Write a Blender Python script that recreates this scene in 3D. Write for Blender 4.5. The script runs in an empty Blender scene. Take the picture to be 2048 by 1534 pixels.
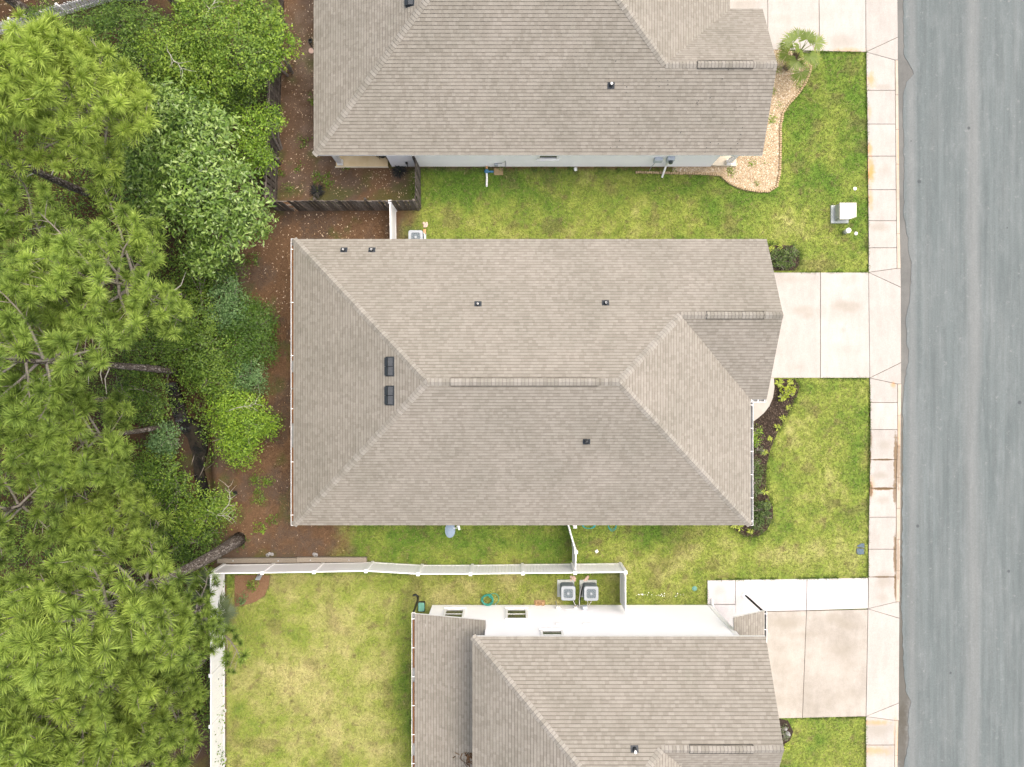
import bpy, math, random
import numpy as np
from mathutils import Vector, Matrix

# ------------------------------------------------------------------ camera, sky, sun, exposure
sc = bpy.context.scene
COL = sc.collection
CAMZ = 36.0            # drone height in metres
FPX = 1500.0           # focal length in pixels of the 2048 px wide photograph

cam_data = bpy.data.cameras.new('camera')
cam_data.sensor_fit = 'HORIZONTAL'
cam_data.sensor_width = 36.0
cam_data.lens = 36.0 * FPX / 2048.0
cam_data.clip_start = 0.1
cam_data.clip_end = 3000.0
cam = bpy.data.objects.new('camera', cam_data)
COL.objects.link(cam)
cam.location = (0, 0, CAMZ)
cam.rotation_euler = (0, 0, 0)
sc.camera = cam

world = bpy.data.worlds.new('World')
sc.world = world
world.use_nodes = True
wn = world.node_tree
wn.nodes.clear()
w_out = wn.nodes.new('ShaderNodeOutputWorld')
w_bg = wn.nodes.new('ShaderNodeBackground')
w_sky = wn.nodes.new('ShaderNodeTexSky')
w_sky.sky_type = 'NISHITA'
w_sky.sun_disc = False
SUN_EL, SUN_AZ = math.radians(68), math.radians(60)     # high behind thin cloud
w_sky.sun_elevation = SUN_EL
w_sky.sun_rotation = SUN_AZ
w_sky.air_density = 1.0
w_sky.dust_density = 9.0
w_sky.ozone_density = 0.6
w_bg.inputs['Strength'].default_value = 0.15
wn.links.new(w_sky.outputs[0], w_bg.inputs['Color'])
wn.links.new(w_bg.outputs[0], w_out.inputs['Surface'])

sun_data = bpy.data.lights.new('sun', 'SUN')
sun_data.energy = 1.2
sun_data.angle = math.radians(100)
sun_data.color = (1.0, 0.975, 0.95)
sun = bpy.data.objects.new('sun', sun_data)
COL.objects.link(sun)
sd = Vector((math.sin(SUN_AZ) * math.cos(SUN_EL), math.cos(SUN_AZ) * math.cos(SUN_EL), math.sin(SUN_EL)))
sun.rotation_euler = sd.to_track_quat('Z', 'Y').to_euler()
sun.location = sd * 60

vs = sc.view_settings
vs.view_transform = 'Standard'
vs.look = 'None'
vs.exposure = 0.95
vs.gamma = 1.0
vs.use_curve_mapping = False

# ------------------------------------------------------------------ helpers
RNG = random.Random(11)
NP = np.random.default_rng(5)
PI = math.pi

def G(px, py, z=0.0):
    """pixel of the photograph seen at height z -> point of the place"""
    k = (CAMZ - z) / FPX
    return Vector(((px - 1024) * k, (767 - py) * k, z))

def G2(px, py, z=0.0):
    p = G(px, py, z)
    return (p.x, p.y)

def link(o, parent=None):
    COL.objects.link(o)
    if parent is not None:
        o.parent = parent
    return o

def tag(o, label=None, cat=None, group=None, kind=None):
    if label: o['label'] = label
    if cat: o['category'] = cat
    if group: o['group'] = group
    if kind: o['kind'] = kind
    return o

def thing(name, label, cat, loc=(0, 0, 0), rz=0.0, group=None):
    o = bpy.data.objects.new(name, None)
    o.empty_display_size = 0.2
    o.location = loc
    o.rotation_euler = (0, 0, rz)
    link(o)
    return tag(o, label, cat, group)

def obj(name, me, parent=None, loc=(0, 0, 0), rot=(0, 0, 0), color=None):
    o = bpy.data.objects.new(name, me)
    o.location = loc
    o.rotation_euler = rot
    if color: o.color = (*color, 1)
    return link(o, parent)

class MB:
    """collects faces, builds one mesh"""
    def __init__(s):
        s.v = []; s.f = []; s.m = []; s.mi = 0
    def face(s, pts):
        n = len(s.v)
        s.v += [tuple(p) for p in pts]
        s.f.append(tuple(range(n, n + len(pts)))); s.m.append(s.mi)
    def idx(s, pts, faces):
        n = len(s.v)
        s.v += [tuple(p) for p in pts]
        for f in faces:
            s.f.append(tuple(n + i for i in f)); s.m.append(s.mi)
    def box(s, c, size, rz=0.0, M=None):
        x, y, z = size[0] / 2, size[1] / 2, size[2] / 2
        P = [(-x,-y,-z),(x,-y,-z),(x,y,-z),(-x,y,-z),(-x,-y,z),(x,-y,z),(x,y,z),(-x,y,z)]
        R = M if M is not None else Matrix.Rotation(rz, 3, 'Z')
        P = [R @ Vector(p) + Vector(c) for p in P]
        s.idx(P, [(3,2,1,0),(4,5,6,7),(0,1,5,4),(1,2,6,5),(2,3,7,6),(3,0,4,7)])
        return s
    def bbox(s, c, size, b=0.01, rz=0.0, M=None):
        """box with chamfered top edges"""
        x, y, z = size[0] / 2, size[1] / 2, size[2] / 2
        b = min(b, x * .45, y * .45, z * .9)
        P = [(-x,-y,-z),(x,-y,-z),(x,y,-z),(-x,y,-z),
             (-x,-y,z-b),(x,-y,z-b),(x,y,z-b),(-x,y,z-b),
             (-x+b,-y+b,z),(x-b,-y+b,z),(x-b,y-b,z),(-x+b,y-b,z)]
        R = M if M is not None else Matrix.Rotation(rz, 3, 'Z')
        P = [R @ Vector(p) + Vector(c) for p in P]
        F = [(3,2,1,0),(8,9,10,11)]
        for a in range(4):
            q = (a + 1) % 4
            F += [(a, q, 4 + q, 4 + a), (4 + a, 4 + q, 8 + q, 8 + a)]
        s.idx(P, F)
        return s
    def prism(s, poly, z0, z1, bevel=0.0):
        """poly: list of (x, y); bevel chamfers the top rim"""
        a = sum(poly[i][0] * poly[(i+1) % len(poly)][1] - poly[(i+1) % len(poly)][0] * poly[i][1] for i in range(len(poly)))
        if a < 0: poly = poly[::-1]
        n = len(poly)
        B = [(x, y, z0) for x, y in poly]
        if bevel:
            T = [(x, y, z1 - bevel) for x, y in poly]
            ins = inset(poly, bevel)
            U = [(x, y, z1) for x, y in ins]
            F = [tuple(range(n-1, -1, -1)), tuple(range(2*n, 3*n))]
            for i in range(n):
                j = (i + 1) % n
                F += [(i, j, n + j, n + i), (n + i, n + j, 2*n + j, 2*n + i)]
            s.idx(B + T + U, F)
        else:
            T = [(x, y, z1) for x, y in poly]
            F = [tuple(range(n-1, -1, -1)), tuple(range(n, 2*n))]
            for i in range(n):
                j = (i + 1) % n
                F.append((i, j, n + j, n + i))
            s.idx(B + T, F)
        return s
    def tube(s, pts, r, n=8, caps=True):
        pts = [Vector(p) for p in pts]
        rr = r if isinstance(r, (list, tuple)) else [r] * len(pts)
        rings = []
        up = None
        for i, p in enumerate(pts):
            d = (pts[min(i+1, len(pts)-1)] - pts[max(i-1, 0)])
            if d.length < 1e-9: d = Vector((0, 0, 1))
            d.normalize()
            if up is None:
                up = Vector((1, 0, 0)) if abs(d.x) < .9 else Vector((0, 1, 0))
            a = d.cross(up)
            if a.length < 1e-6: a = d.cross(Vector((0, 1, 0)))
            a.normalize(); b = d.cross(a).normalized()
            up = a.cross(d)
            rings.append([p + (a * math.cos(t) + b * math.sin(t)) * rr[i] for t in [2*PI*k/n for k in range(n)]])
        P = [q for R_ in rings for q in R_]
        F = []
        for i in range(len(rings) - 1):
            for k in range(n):
                l = (k + 1) % n
                F.append((i*n + k, (i+1)*n + k, (i+1)*n + l, i*n + l))
        if caps:
            F.append(tuple(range(n)))
            F.append(tuple(range(len(P) - 1, len(P) - n - 1, -1)))
        s.idx(P, F)
        return s
    def lathe(s, prof, n=16, c=(0, 0, 0), M=None):
        """prof: list of (r, z)"""
        P = []
        R_ = M if M is not None else Matrix.Identity(3)
        for r, z in prof:
            for k in range(n):
                t = 2*PI*k/n
                P.append(R_ @ Vector((r*math.cos(t), r*math.sin(t), z)) + Vector(c))
        F = []
        for i in range(len(prof) - 1):
            for k in range(n):
                l = (k + 1) % n
                F.append((i*n + k, i*n + l, (i+1)*n + l, (i+1)*n + k))
        F.append(tuple(range(n-1, -1, -1)))
        F.append(tuple(range((len(prof)-1)*n, len(prof)*n)))
        s.idx(P, F)
        return s
    def mesh(s, name, mats, smooth=False):
        me = bpy.data.meshes.new(name)
        me.from_pydata(s.v, [], s.f)
        mats = mats if isinstance(mats, (list, tuple)) else [mats]
        for m in mats: me.materials.append(m)
        if len(mats) > 1: me.polygons.foreach_set('material_index', s.m)
        if smooth: me.polygons.foreach_set('use_smooth', [True] * len(s.f))
        me.update()
        return me
    def build(s, name, mats, parent=None, loc=(0,0,0), rot=(0,0,0), smooth=False):
        return obj(name, s.mesh(name, mats, smooth), parent, loc, rot)

def inset(poly, d):
    n = len(poly); out = []
    a = sum(poly[i][0] * poly[(i+1) % n][1] - poly[(i+1) % n][0] * poly[i][1] for i in range(n))
    sg = 1 if a > 0 else -1
    for i in range(n):
        p0 = Vector(poly[i-1]); p1 = Vector(poly[i]); p2 = Vector(poly[(i+1) % n])
        e1 = (p1 - p0).normalized(); e2 = (p2 - p1).normalized()
        n1 = Vector((-e1.y, e1.x)) * sg; n2 = Vector((-e2.y, e2.x)) * sg
        m = n1 + n2
        k = m.dot(n1)
        if abs(k) < .35: k = .35
        q = p1 + m * (d / k)
        out.append((q.x, q.y))
    return out

def fast_mesh(name, V, F, mat, attrs=None, smooth=False):
    """numpy arrays -> mesh; attrs: {name: per-vertex floats or rgb}"""
    V = np.ascontiguousarray(V, dtype=np.float32); F = np.ascontiguousarray(F, dtype=np.int32)
    me = bpy.data.meshes.new(name)
    me.vertices.add(len(V)); me.vertices.foreach_set('co', V.ravel())
    k = F.shape[1]
    me.loops.add(F.size); me.loops.foreach_set('vertex_index', F.ravel())
    me.polygons.add(len(F)); me.polygons.foreach_set('loop_start', np.arange(len(F), dtype=np.int32) * k)
    if smooth: me.polygons.foreach_set('use_smooth', np.ones(len(F), dtype=bool))
    for nm, a in (attrs or {}).items():
        a = np.asarray(a, dtype=np.float32)
        if a.ndim == 1:
            at = me.attributes.new(nm, 'FLOAT', 'POINT'); at.data.foreach_set('value', a)
        else:
            at = me.attributes.new(nm, 'FLOAT_COLOR', 'POINT')
            at.data.foreach_set('color', np.concatenate([a, np.ones((len(a), 1), np.float32)], 1).ravel())
    me.update(calc_edges=True)
    me.materials.append(mat)
    return me

def vnoise(x, y, scale, seed):
    """smooth value noise for numpy arrays, 0..1"""
    r = np.random.default_rng(seed)
    T = r.random((256, 256))
    x = np.asarray(x) * scale + 1000.37; y = np.asarray(y) * scale + 1000.71
    xi = np.floor(x).astype(int); yi = np.floor(y).astype(int)
    fx = x - xi; fy = y - yi
    fx = fx*fx*(3-2*fx); fy = fy*fy*(3-2*fy)
    a = T[xi % 256, yi % 256]; b = T[(xi+1) % 256, yi % 256]
    c = T[xi % 256, (yi+1) % 256]; d = T[(xi+1) % 256, (yi+1) % 256]
    return (a*(1-fx) + b*fx)*(1-fy) + (c*(1-fx) + d*fx)*fy

def fbm(x, y, scale, seed, octv=4):
    s = 0; w = 0; a = 1
    for i in range(octv):
        s = s + a * vnoise(x, y, scale * 2**i, seed + i); w += a; a *= .55
    return s / w

def sstep(a, b, x):
    t = np.clip((x - a) / (b - a), 0, 1)
    return t*t*(3-2*t)

def in_poly(x, y, poly):
    x = np.asarray(x); y = np.asarray(y)
    ins = np.zeros(x.shape, bool)
    n = len(poly); j = n - 1
    for i in range(n):
        xi, yi = poly[i]; xj, yj = poly[j]
        c = ((yi > y) != (yj > y)) & (x < (xj - xi) * (y - yi) / (yj - yi + 1e-12) + xi)
        ins ^= c; j = i
    return ins

# ------------------------------------------------------------------ materials
MATS = {}
class NT:
    """small node-tree writer"""
    def __init__(s, name):
        s.mat = bpy.data.materials.new(name); s.mat.use_nodes = True
        s.t = s.mat.node_tree; s.t.nodes.clear()
        s.out = s.n('ShaderNodeOutputMaterial')
    def n(s, typ, **kw):
        nd = s.t.nodes.new(typ)
        for k, v in kw.items(): setattr(nd, k, v)
        return nd
    def l(s, a, b): s.t.links.new(a, b)
    def val(s, sock, v):
        if isinstance(v, bpy.types.NodeSocket): s.l(v, sock)
        elif isinstance(v, (tuple, list)) and len(v) == 3 and sock.type == 'RGBA': sock.default_value = (*v, 1)
        else: sock.default_value = v
    def pos(s):
        return s.n('ShaderNodeNewGeometry').outputs['Position']
    def objco(s):
        return s.n('ShaderNodeTexCoord').outputs['Object']
    def mapping(s, vec, scale=(1,1,1), rot=(0,0,0), loc=(0,0,0)):
        m = s.n('ShaderNodeMapping'); s.l(vec, m.inputs['Vector'])
        m.inputs['Scale'].default_value = scale; m.inputs['Rotation'].default_value = rot; m.inputs['Location'].default_value = loc
        return m.outputs[0]
    def noise(s, vec, scale, detail=4, rough=.55, dist=0.0):
        m = s.n('ShaderNodeTexNoise'); s.l(vec, m.inputs['Vector'])
        m.inputs['Scale'].default_value = scale; m.inputs['Detail'].default_value = detail
        m.inputs['Roughness'].default_value = rough; m.inputs['Distortion'].default_value = dist
        return m.outputs['Fac']
    def voro(s, vec, scale, feature='F1', out='Distance'):
        m = s.n('ShaderNodeTexVoronoi', feature=feature); s.l(vec, m.inputs['Vector'])
        m.inputs['Scale'].default_value = scale
        return m.outputs[out]
    def ramp(s, fac, stops):
        r = s.n('ShaderNodeValToRGB'); s.l(fac, r.inputs['Fac'])
        e = r.color_ramp.elements
        while len(e) < len(stops): e.new(.5)
        for i, (p, c) in enumerate(stops):
            e[i].position = p
            e[i].color = (c, c, c, 1) if isinstance(c, (int, float)) else (*c, 1)
        return r.outputs['Color']
    def mix(s, fac, a, b, mode='MIX'):
        m = s.n('ShaderNodeMix', data_type='RGBA', blend_type=mode)
        s.val(m.inputs['Factor'], fac); s.val(m.inputs['A'], a); s.val(m.inputs['B'], b)
        return m.outputs['Result']
    def math(s, op, a, b=0.0, clamp=False):
        m = s.n('ShaderNodeMath', operation=op, use_clamp=clamp)
        s.val(m.inputs[0], a); s.val(m.inputs[1], b)
        return m.outputs[0]
    def attr(s, name, out='Fac'):
        a = s.n('ShaderNodeAttribute', attribute_name=name)
        return a.outputs[out]
    def bump(s, h, dist=.01, strength=.6):
        b = s.n('ShaderNodeBump'); s.l(h, b.inputs['Height'])
        b.inputs['Distance'].default_value = dist; b.inputs['Strength'].default_value = strength
        return b.outputs[0]
    def pbsdf(s, color, rough=.8, spec=.3, normal=None, metal=0.0, coat=0.0):
        b = s.n('ShaderNodeBsdfPrincipled')
        s.val(b.inputs['Base Color'], color); s.val(b.inputs['Roughness'], rough)
        b.inputs['Specular IOR Level'].default_value = spec
        b.inputs['Metallic'].default_value = metal
        b.inputs['Coat Weight'].default_value = coat
        if normal is not None: s.l(normal, b.inputs['Normal'])
        return b
    def done(s, shader):
        s.l(shader.outputs[0], s.out.inputs['Surface'])
        MATS[s.mat.name] = s.mat
        return s.mat
    def blob(s, vec, cx, cy, rx, ry, soft=.6, wob=None):
        """1 inside an ellipse of the ground plane, fading to 0 (a stain with its own place)"""
        m = s.mapping(vec, scale=(1/rx, 1/ry, 0), loc=(-cx/rx, -cy/ry, 0))
        ln = s.n('ShaderNodeVectorMath', operation='LENGTH'); s.l(m, ln.inputs[0])
        d = ln.outputs['Value']
        if wob is not None: d = s.math('ADD', d, s.math('MULTIPLY', s.math('SUBTRACT', wob, .5), 1.2))
        mr = s.n('ShaderNodeMapRange', interpolation_type='SMOOTHSTEP'); s.l(d, mr.inputs['Value'])
        mr.inputs['From Min'].default_value = 1.0; mr.inputs['From Max'].default_value = 1.0 - soft
        mr.inputs['To Min'].default_value = 0.0; mr.inputs['To Max'].default_value = 1.0
        return mr.outputs[0]

def simple(name, c1, c2=None, scale=6, rough=.7, spec=.3, bump=0.0, bscale=60, metal=0.0, stretch=(1,1,1), detail=4, coat=0.0):
    t = NT(name); p = t.objco()
    if stretch != (1,1,1): p = t.mapping(p, scale=stretch)
    col = c1 if c2 is None else t.mix(t.ramp(t.noise(p, scale, detail), [(.3, 0.0), (.7, 1.0)]), c1, c2)
    nb = t.bump(t.noise(p, bscale, 3), bump) if bump else None
    return t.done(t.pbsdf(col, rough, spec, nb, metal, coat))

# shingles: tone per tab (attribute on the joined field, object colour on the single ones)
SH_D, SH_M, SH_L = (.196, .183, .157), (.222, .209, .181), (.246, .233, .204)
def shingle_mat(name, per_object, cols=None):
    t = NT(name); p = t.pos()
    tone = t.n('ShaderNodeObjectInfo').outputs['Random'] if per_object else t.attr('tone')
    base = t.ramp(tone, list(zip((0.0, .45, 1.0), cols or (SH_D, SH_M, SH_L))))
    big = t.ramp(t.noise(p, .45, 4), [(.3, (.90, .905, .89)), (.7, (1.06, 1.05, 1.05))])
    base = t.mix(1.0, base, big, 'MULTIPLY')
    grain = t.ramp(t.noise(p, 55, 3, .8), [(.25, .72), (.75, 1.22)])
    base = t.mix(1.0, base, grain, 'MULTIPLY')
    algae = t.ramp(t.noise(t.mapping(p, scale=(1, 1, .3)), 1.4, 5, .65), [(.58, 0.0), (.75, .18)])
    base = t.mix(algae, base, (.205, .215, .17))
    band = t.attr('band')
    base = t.mix(t.math('MULTIPLY', band, .85), base, (.070, .062, .052))  # printed shadow line and dark butt edges put course shade into the colour
    nb = t.bump(t.noise(p, 240, 2), .004, .5)
    return t.done(t.pbsdf(base, .93, .15, nb))
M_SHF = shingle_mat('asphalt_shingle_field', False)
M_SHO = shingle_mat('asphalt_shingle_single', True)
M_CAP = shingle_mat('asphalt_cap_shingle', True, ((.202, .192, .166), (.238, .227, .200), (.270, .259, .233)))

M_WHITE = simple('white_vinyl', (.80, .80, .80), (.74, .75, .76), 2.5, .42, .4)
M_TRIM = simple('white_trim_paint', (.82, .82, .81), (.72, .72, .70), 5, .5, .35)
M_WALL = simple('white_fibre_siding', (.88, .88, .89), (.85, .85, .86), 1.2, .6, .3, .002, 90)
M_FOUND = simple('tan_foundation', (.42, .33, .21), (.50, .42, .30), 4, .9, .1, .004)
M_SOFFIT = simple('soffit_white', (.70, .70, .70), None, 1, .7)
M_GLASS = simple('window_glass_dark', (.025, .035, .035), (.04, .05, .05), 3, .06, .9)
M_DARKMET = simple('dark_vent_metal', (.018, .024, .030), (.03, .036, .042), 8, .5, .4)
M_BLACKPL = simple('black_plastic', (.012, .014, .013), (.02, .022, .02), 12, .45, .4)
M_PVC = simple('white_pvc_pipe', (.78, .78, .77), (.66, .66, .63), 14, .4, .4)
M_GREYMET = simple('grey_metal', (.33, .36, .38), (.42, .44, .45), 9, .45, .5, metal=.4)
M_GREYBOX = simple('grey_plastic_box', (.40, .45, .50), (.46, .50, .54), 6, .5, .4)
M_ACTOP = simple('condenser_light_grey', (.30, .33, .355), (.26, .29, .315), 6, .45, .4)
M_ACSIDE = simple('condenser_slate_louvre', (.09, .125, .145), (.13, .16, .18), 8, .5, .4)
M_ACDARK = simple('condenser_inside', (.03, .045, .055), (.05, .065, .075), 8, .6, .3)
M_FANBL = simple('fan_blade', (.36, .35, .34), (.28, .28, .28), 8, .4, .5)
M_PAD = simple('concrete_pad', (.42, .45, .43), (.34, .37, .35), 8, .9, .1, .004)
M_STRAWB = simple('gutter_pine_straw', (.17, .085, .038), (.10, .05, .025), 14, .95, .1, .02, 50)
M_GUTIN = simple('gutter_inside', (.22, .23, .23), (.16, .16, .15), 5, .6, .3)
M_COPPER = simple('rusty_pipe', (.42, .21, .09), (.55, .34, .18), 18, .7, .3)
M_BLUE = simple('blue_valve', (.035, .13, .24), (.06, .19, .30), 14, .5, .4)
M_TANBOX = simple('tan_plastic_lid', (.30, .22, .12), (.25, .18, .10), 14, .7, .2)
M_TRANS = simple('pale_green_transformer_paint', (.34, .38, .32), (.40, .42, .35), 2.2, .5, .4)
M_TRANS2 = simple('transformer_hood_paint', (.47, .48, .44), (.50, .46, .36), 1.3, .5, .4)
M_HOSE = simple('teal_hose_rubber', (.02, .21, .16), (.035, .28, .22), 10, .4, .4)
M_HOSE2 = simple('turquoise_hose_rubber', (.02, .24, .26), (.03, .30, .28), 10, .4, .4)
M_GREENPL = simple('green_plastic_lid', (.10, .27, .20), (.14, .32, .25), 8, .55, .3)
M_TEAL = simple('teal_lid', (.10, .22, .19), None, 8, .55, .3)
M_BAG = simple('brown_paper', (.32, .20, .10), (.40, .27, .15), 10, .85, .1, .01, 20)
M_DISH = simple('dish_grey_blue', (.17, .23, .30), (.20, .26, .33), 3, .42, .4)
M_METLID = simple('blue_black_meter_lid', (.05, .085, .12), (.075, .11, .15), 18, .6, .3)
M_PINK = simple('pink_paver', (.55, .40, .34), (.48, .36, .30), 12, .85, .1)
M_PORCH = simple('tan_patio_concrete', (.60, .46, .27), (.68, .55, .35), 3, .9, .1)
M_PORCHE = simple('pale_patio_edge', (.52, .47, .36), (.58, .53, .43), 4, .9, .1)
M_WALKC = simple('smooth_walk_concrete', (.31, .295, .265), (.35, .335, .30), 3, .9, .1, .003)
M_ROCK = simple('grey_rock', (.20, .20, .20), (.30, .30, .30), 9, .9, .15, .03, 10)
M_BRICKE = simple('tan_edging_brick', (.40, .315, .20), (.32, .235, .14), 5, .9, .1, .004)
M_GARDOOR = simple('garage_door_white', (.72, .72, .70), None, 1, .5)
M_DOOR = simple('front_door_brown', (.10, .06, .035), (.13, .08, .05), 4, .5, .4)

def wood_mat(name, c1, c2, c3):
    t = NT(name); p = t.objco()
    info = t.n('ShaderNodeObjectInfo').outputs['Random']
    off = t.n('ShaderNodeCombineXYZ'); t.l(t.math('MULTIPLY', info, 37.0), off.inputs[0])
    va = t.n('ShaderNodeVectorMath', operation='ADD'); t.l(p, va.inputs[0]); t.l(off.outputs[0], va.inputs[1])
    g = t.noise(t.mapping(va.outputs[0], scale=(9, 9, 1.0)), 4, 5, .65)
    c = t.ramp(g, [(.3, c1), (.55, c2), (.75, c3)])
    tone = t.ramp(info, [(0.0, .6), (.6, 1.0), (1.0, 1.7)])
    c = t.mix(1.0, c, tone, 'MULTIPLY')
    nb = t.bump(g, .006, .7)
    return t.done(t.pbsdf(c, .9, .12, nb))
M_PICK = wood_mat('weathered_picket', (.055, .046, .038), (.11, .096, .083), (.20, .185, .165))
M_TIMB = wood_mat('grey_timber', (.17, .145, .115), (.28, .25, .205), (.38, .35, .30))
def bark_mat():
    t = NT('pine_bark'); p = t.objco()
    q = t.mapping(p, scale=(1, 1, .38))
    v = t.voro(q, 15, 'DISTANCE_TO_EDGE')
    pl = t.voro(q, 15, 'F1', 'Color')
    sep = t.n('ShaderNodeSeparateColor'); t.l(pl, sep.inputs[0])
    plate = t.ramp(sep.outputs[0], [(0.0, (.11, .090, .075)), (.5, (.185, .160, .140)), (1.0, (.34, .31, .28))])
    plate = t.mix(1.0, plate, t.ramp(t.noise(p, 30, 4), [(.3, .75), (.7, 1.2)]), 'MULTIPLY')
    fis = t.ramp(v, [(.0, 0.0), (.14, 1.0)])
    c = t.mix(fis, (.035, .026, .021), plate)
    return t.done(t.pbsdf(c, .95, .1, t.bump(fis, .03, .9)))
M_BARK = bark_mat()
M_LIMB = simple('grey_branch_bark', (.19, .165, .145), (.33, .30, .265), 9, .95, .1, .01, 40)
M_DEADW = simple('bleached_dead_wood', (.34, .32, .28), (.46, .44, .40), 9, .9, .1, .008, 40)
M_PALMT = simple('palm_trunk_fibre', (.10, .08, .055), (.19, .155, .105), 14, .95, .1, .03, 20)

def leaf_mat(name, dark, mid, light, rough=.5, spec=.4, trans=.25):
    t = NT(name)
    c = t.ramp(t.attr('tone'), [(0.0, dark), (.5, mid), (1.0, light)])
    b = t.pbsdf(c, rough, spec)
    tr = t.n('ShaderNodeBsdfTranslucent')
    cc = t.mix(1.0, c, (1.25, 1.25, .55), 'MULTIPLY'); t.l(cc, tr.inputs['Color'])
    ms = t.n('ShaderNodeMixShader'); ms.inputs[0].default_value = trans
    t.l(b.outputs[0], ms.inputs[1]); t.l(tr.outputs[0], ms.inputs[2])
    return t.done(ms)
L_PINE = leaf_mat('pine_needles_bright', (.050, .088, .018), (.230, .325, .062), (.430, .550, .115), .5, .3, .35)
L_PINE2 = leaf_mat('pine_needles_mid', (.048, .086, .018), (.205, .305, .060), (.395, .520, .110), .5, .3, .35)
L_DARK = leaf_mat('leaf_dark_green', (.022, .048, .007), (.078, .150, .018), (.175, .270, .036), trans=.28)
L_MID = leaf_mat('leaf_mid_green', (.030, .066, .008), (.105, .195, .020), (.230, .330, .038), trans=.28)
L_LIME = leaf_mat('leaf_lime_green', (.040, .090, .008), (.140, .255, .019), (.275, .400, .038), trans=.28)
L_MAG = leaf_mat('leaf_glossy_laurel', (.032, .070, .012), (.120, .215, .034), (.260, .370, .090), .36, .55, .25)
L_BLUE = leaf_mat('leaf_blue_green', (.030, .075, .022), (.095, .190, .062), (.185, .290, .110), trans=.28)
L_MOUND = leaf_mat('leaf_deep_green', (.016, .042, .005), (.050, .115, .011), (.105, .190, .022), trans=.25)
L_HEDGE = leaf_mat('leaf_hedge', (.030, .060, .012), (.055, .100, .020), (.110, .160, .035))
L_YEL = leaf_mat('leaf_yellow_green', (.150, .210, .020), (.260, .330, .032), (.380, .430, .050))
L_PALM = leaf_mat('palm_frond_green', (.065, .115, .016), (.155, .210, .032), (.380, .310, .070))
L_DRY = leaf_mat('dry_frond', (.28, .24, .18), (.38, .34, .27), (.48, .44, .37))
L_FALL = leaf_mat('fallen_leaf', (.20, .13, .075), (.38, .29, .20), (.58, .50, .40), .8, .1, .1)
L_CHIP = leaf_mat('mulch_chip', (.020, .014, .010), (.048, .034, .025), (.13, .10, .075), .9, .1, 0)
L_PEB = leaf_mat('tan_pebble', (.23, .165, .10), (.39, .31, .205), (.58, .515, .42), .8, .2, 0)
L_FERN = leaf_mat('leaf_grey_green', (.060, .090, .035), (.100, .135, .060), (.150, .180, .090))

def ground_mat():
    t = NT('ground_soil_and_turf'); p = t.pos()
    c = t.attr('col', 'Color')
    f = t.ramp(t.noise(p, 14, 5, .75), [(.30, .76), (.70, 1.24)])
    g = t.ramp(t.noise(p, 42, 3, .8), [(.25, .62), (.75, 1.38)])
    c = t.mix(1.0, t.mix(1.0, c, f, 'MULTIPLY'), g, 'MULTIPLY')
    return t.done(t.pbsdf(c, .95, .08, t.bump(t.noise(p, 30, 4, .7), .05, .8)))
M_GROUND = ground_mat()
def grass_mat():
    t = NT('grass_blades')
    c = t.attr('col', 'Color')
    b = t.pbsdf(c, .6, .25)
    tr = t.n('ShaderNodeBsdfTranslucent'); t.l(c, tr.inputs['Color'])
    ms = t.n('ShaderNodeMixShader'); ms.inputs[0].default_value = .2
    t.l(b.outputs[0], ms.inputs[1]); t.l(tr.outputs[0], ms.inputs[2])
    return t.done(ms)
M_GRASS = grass_mat()
M_MULCH = simple('dark_mulch', (.020, .015, .012), (.055, .042, .033), 26, .95, .08, .03, 50)
M_GRAVEL = simple('gravel_bed', (.26, .195, .12), (.40, .325, .22), 22, .95, .1, .02, 60)

def concrete(name, base, dark, stains=(), rust=(), grime=(), amt=.5, seed=0.0, gcol=(.145, .100, .055)):
    t = NT(name); p = t.mapping(t.pos(), loc=(seed, seed * .7, 0))
    w = t.pos()
    wob = t.noise(w, 1.3, 5, .65)
    wob2 = t.noise(w, 5, 4, .65)
    c = t.mix(t.math('MULTIPLY', t.ramp(t.noise(p, .5, 6, .68), [(.42, 0.0), (.72, 1.0)]), amt), base, dark)
    c = t.mix(1.0, c, t.ramp(t.noise(p, 28, 4, .75), [(.25, .84), (.75, 1.12)]), 'MULTIPLY')
    c = t.mix(1.0, c, t.ramp(t.noise(t.mapping(p, scale=(1, .35, 1)), 3.2, 5, .7), [(.3, .91), (.7, 1.06)]), 'MULTIPLY')
    info = t.n('ShaderNodeObjectInfo').outputs['Random']
    c = t.mix(1.0, c, t.ramp(info, [(0.0, .93), (1.0, 1.04)]), 'MULTIPLY')
    for (x, y, rx, ry, k) in stains:
        cx, cy = G2(x, y); c = t.mix(t.math('MULTIPLY', t.blob(w, cx, cy, rx * .024, ry * .024, .9, wob), k), c, (.235, .215, .175))
    for (x, y, rx, ry, k) in rust:
        cx, cy = G2(x, y); c = t.mix(t.math('MULTIPLY', t.blob(w, cx, cy, rx * .024, ry * .024, .95, wob2), k), c, (.46, .235, .085))
    for (x, y, rx, ry, k) in grime:
        cx, cy = G2(x, y); c = t.mix(t.math('MULTIPLY', t.blob(w, cx, cy, rx * .024, ry * .024, .5, wob2), k), c, gcol)
    return t.done(t.pbsdf(c, .92, .12, t.bump(t.noise(w, 70, 3), .004, .5)))
C_BASE, C_DARK = (.362, .345, .320), (.262, .245, .215)
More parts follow.
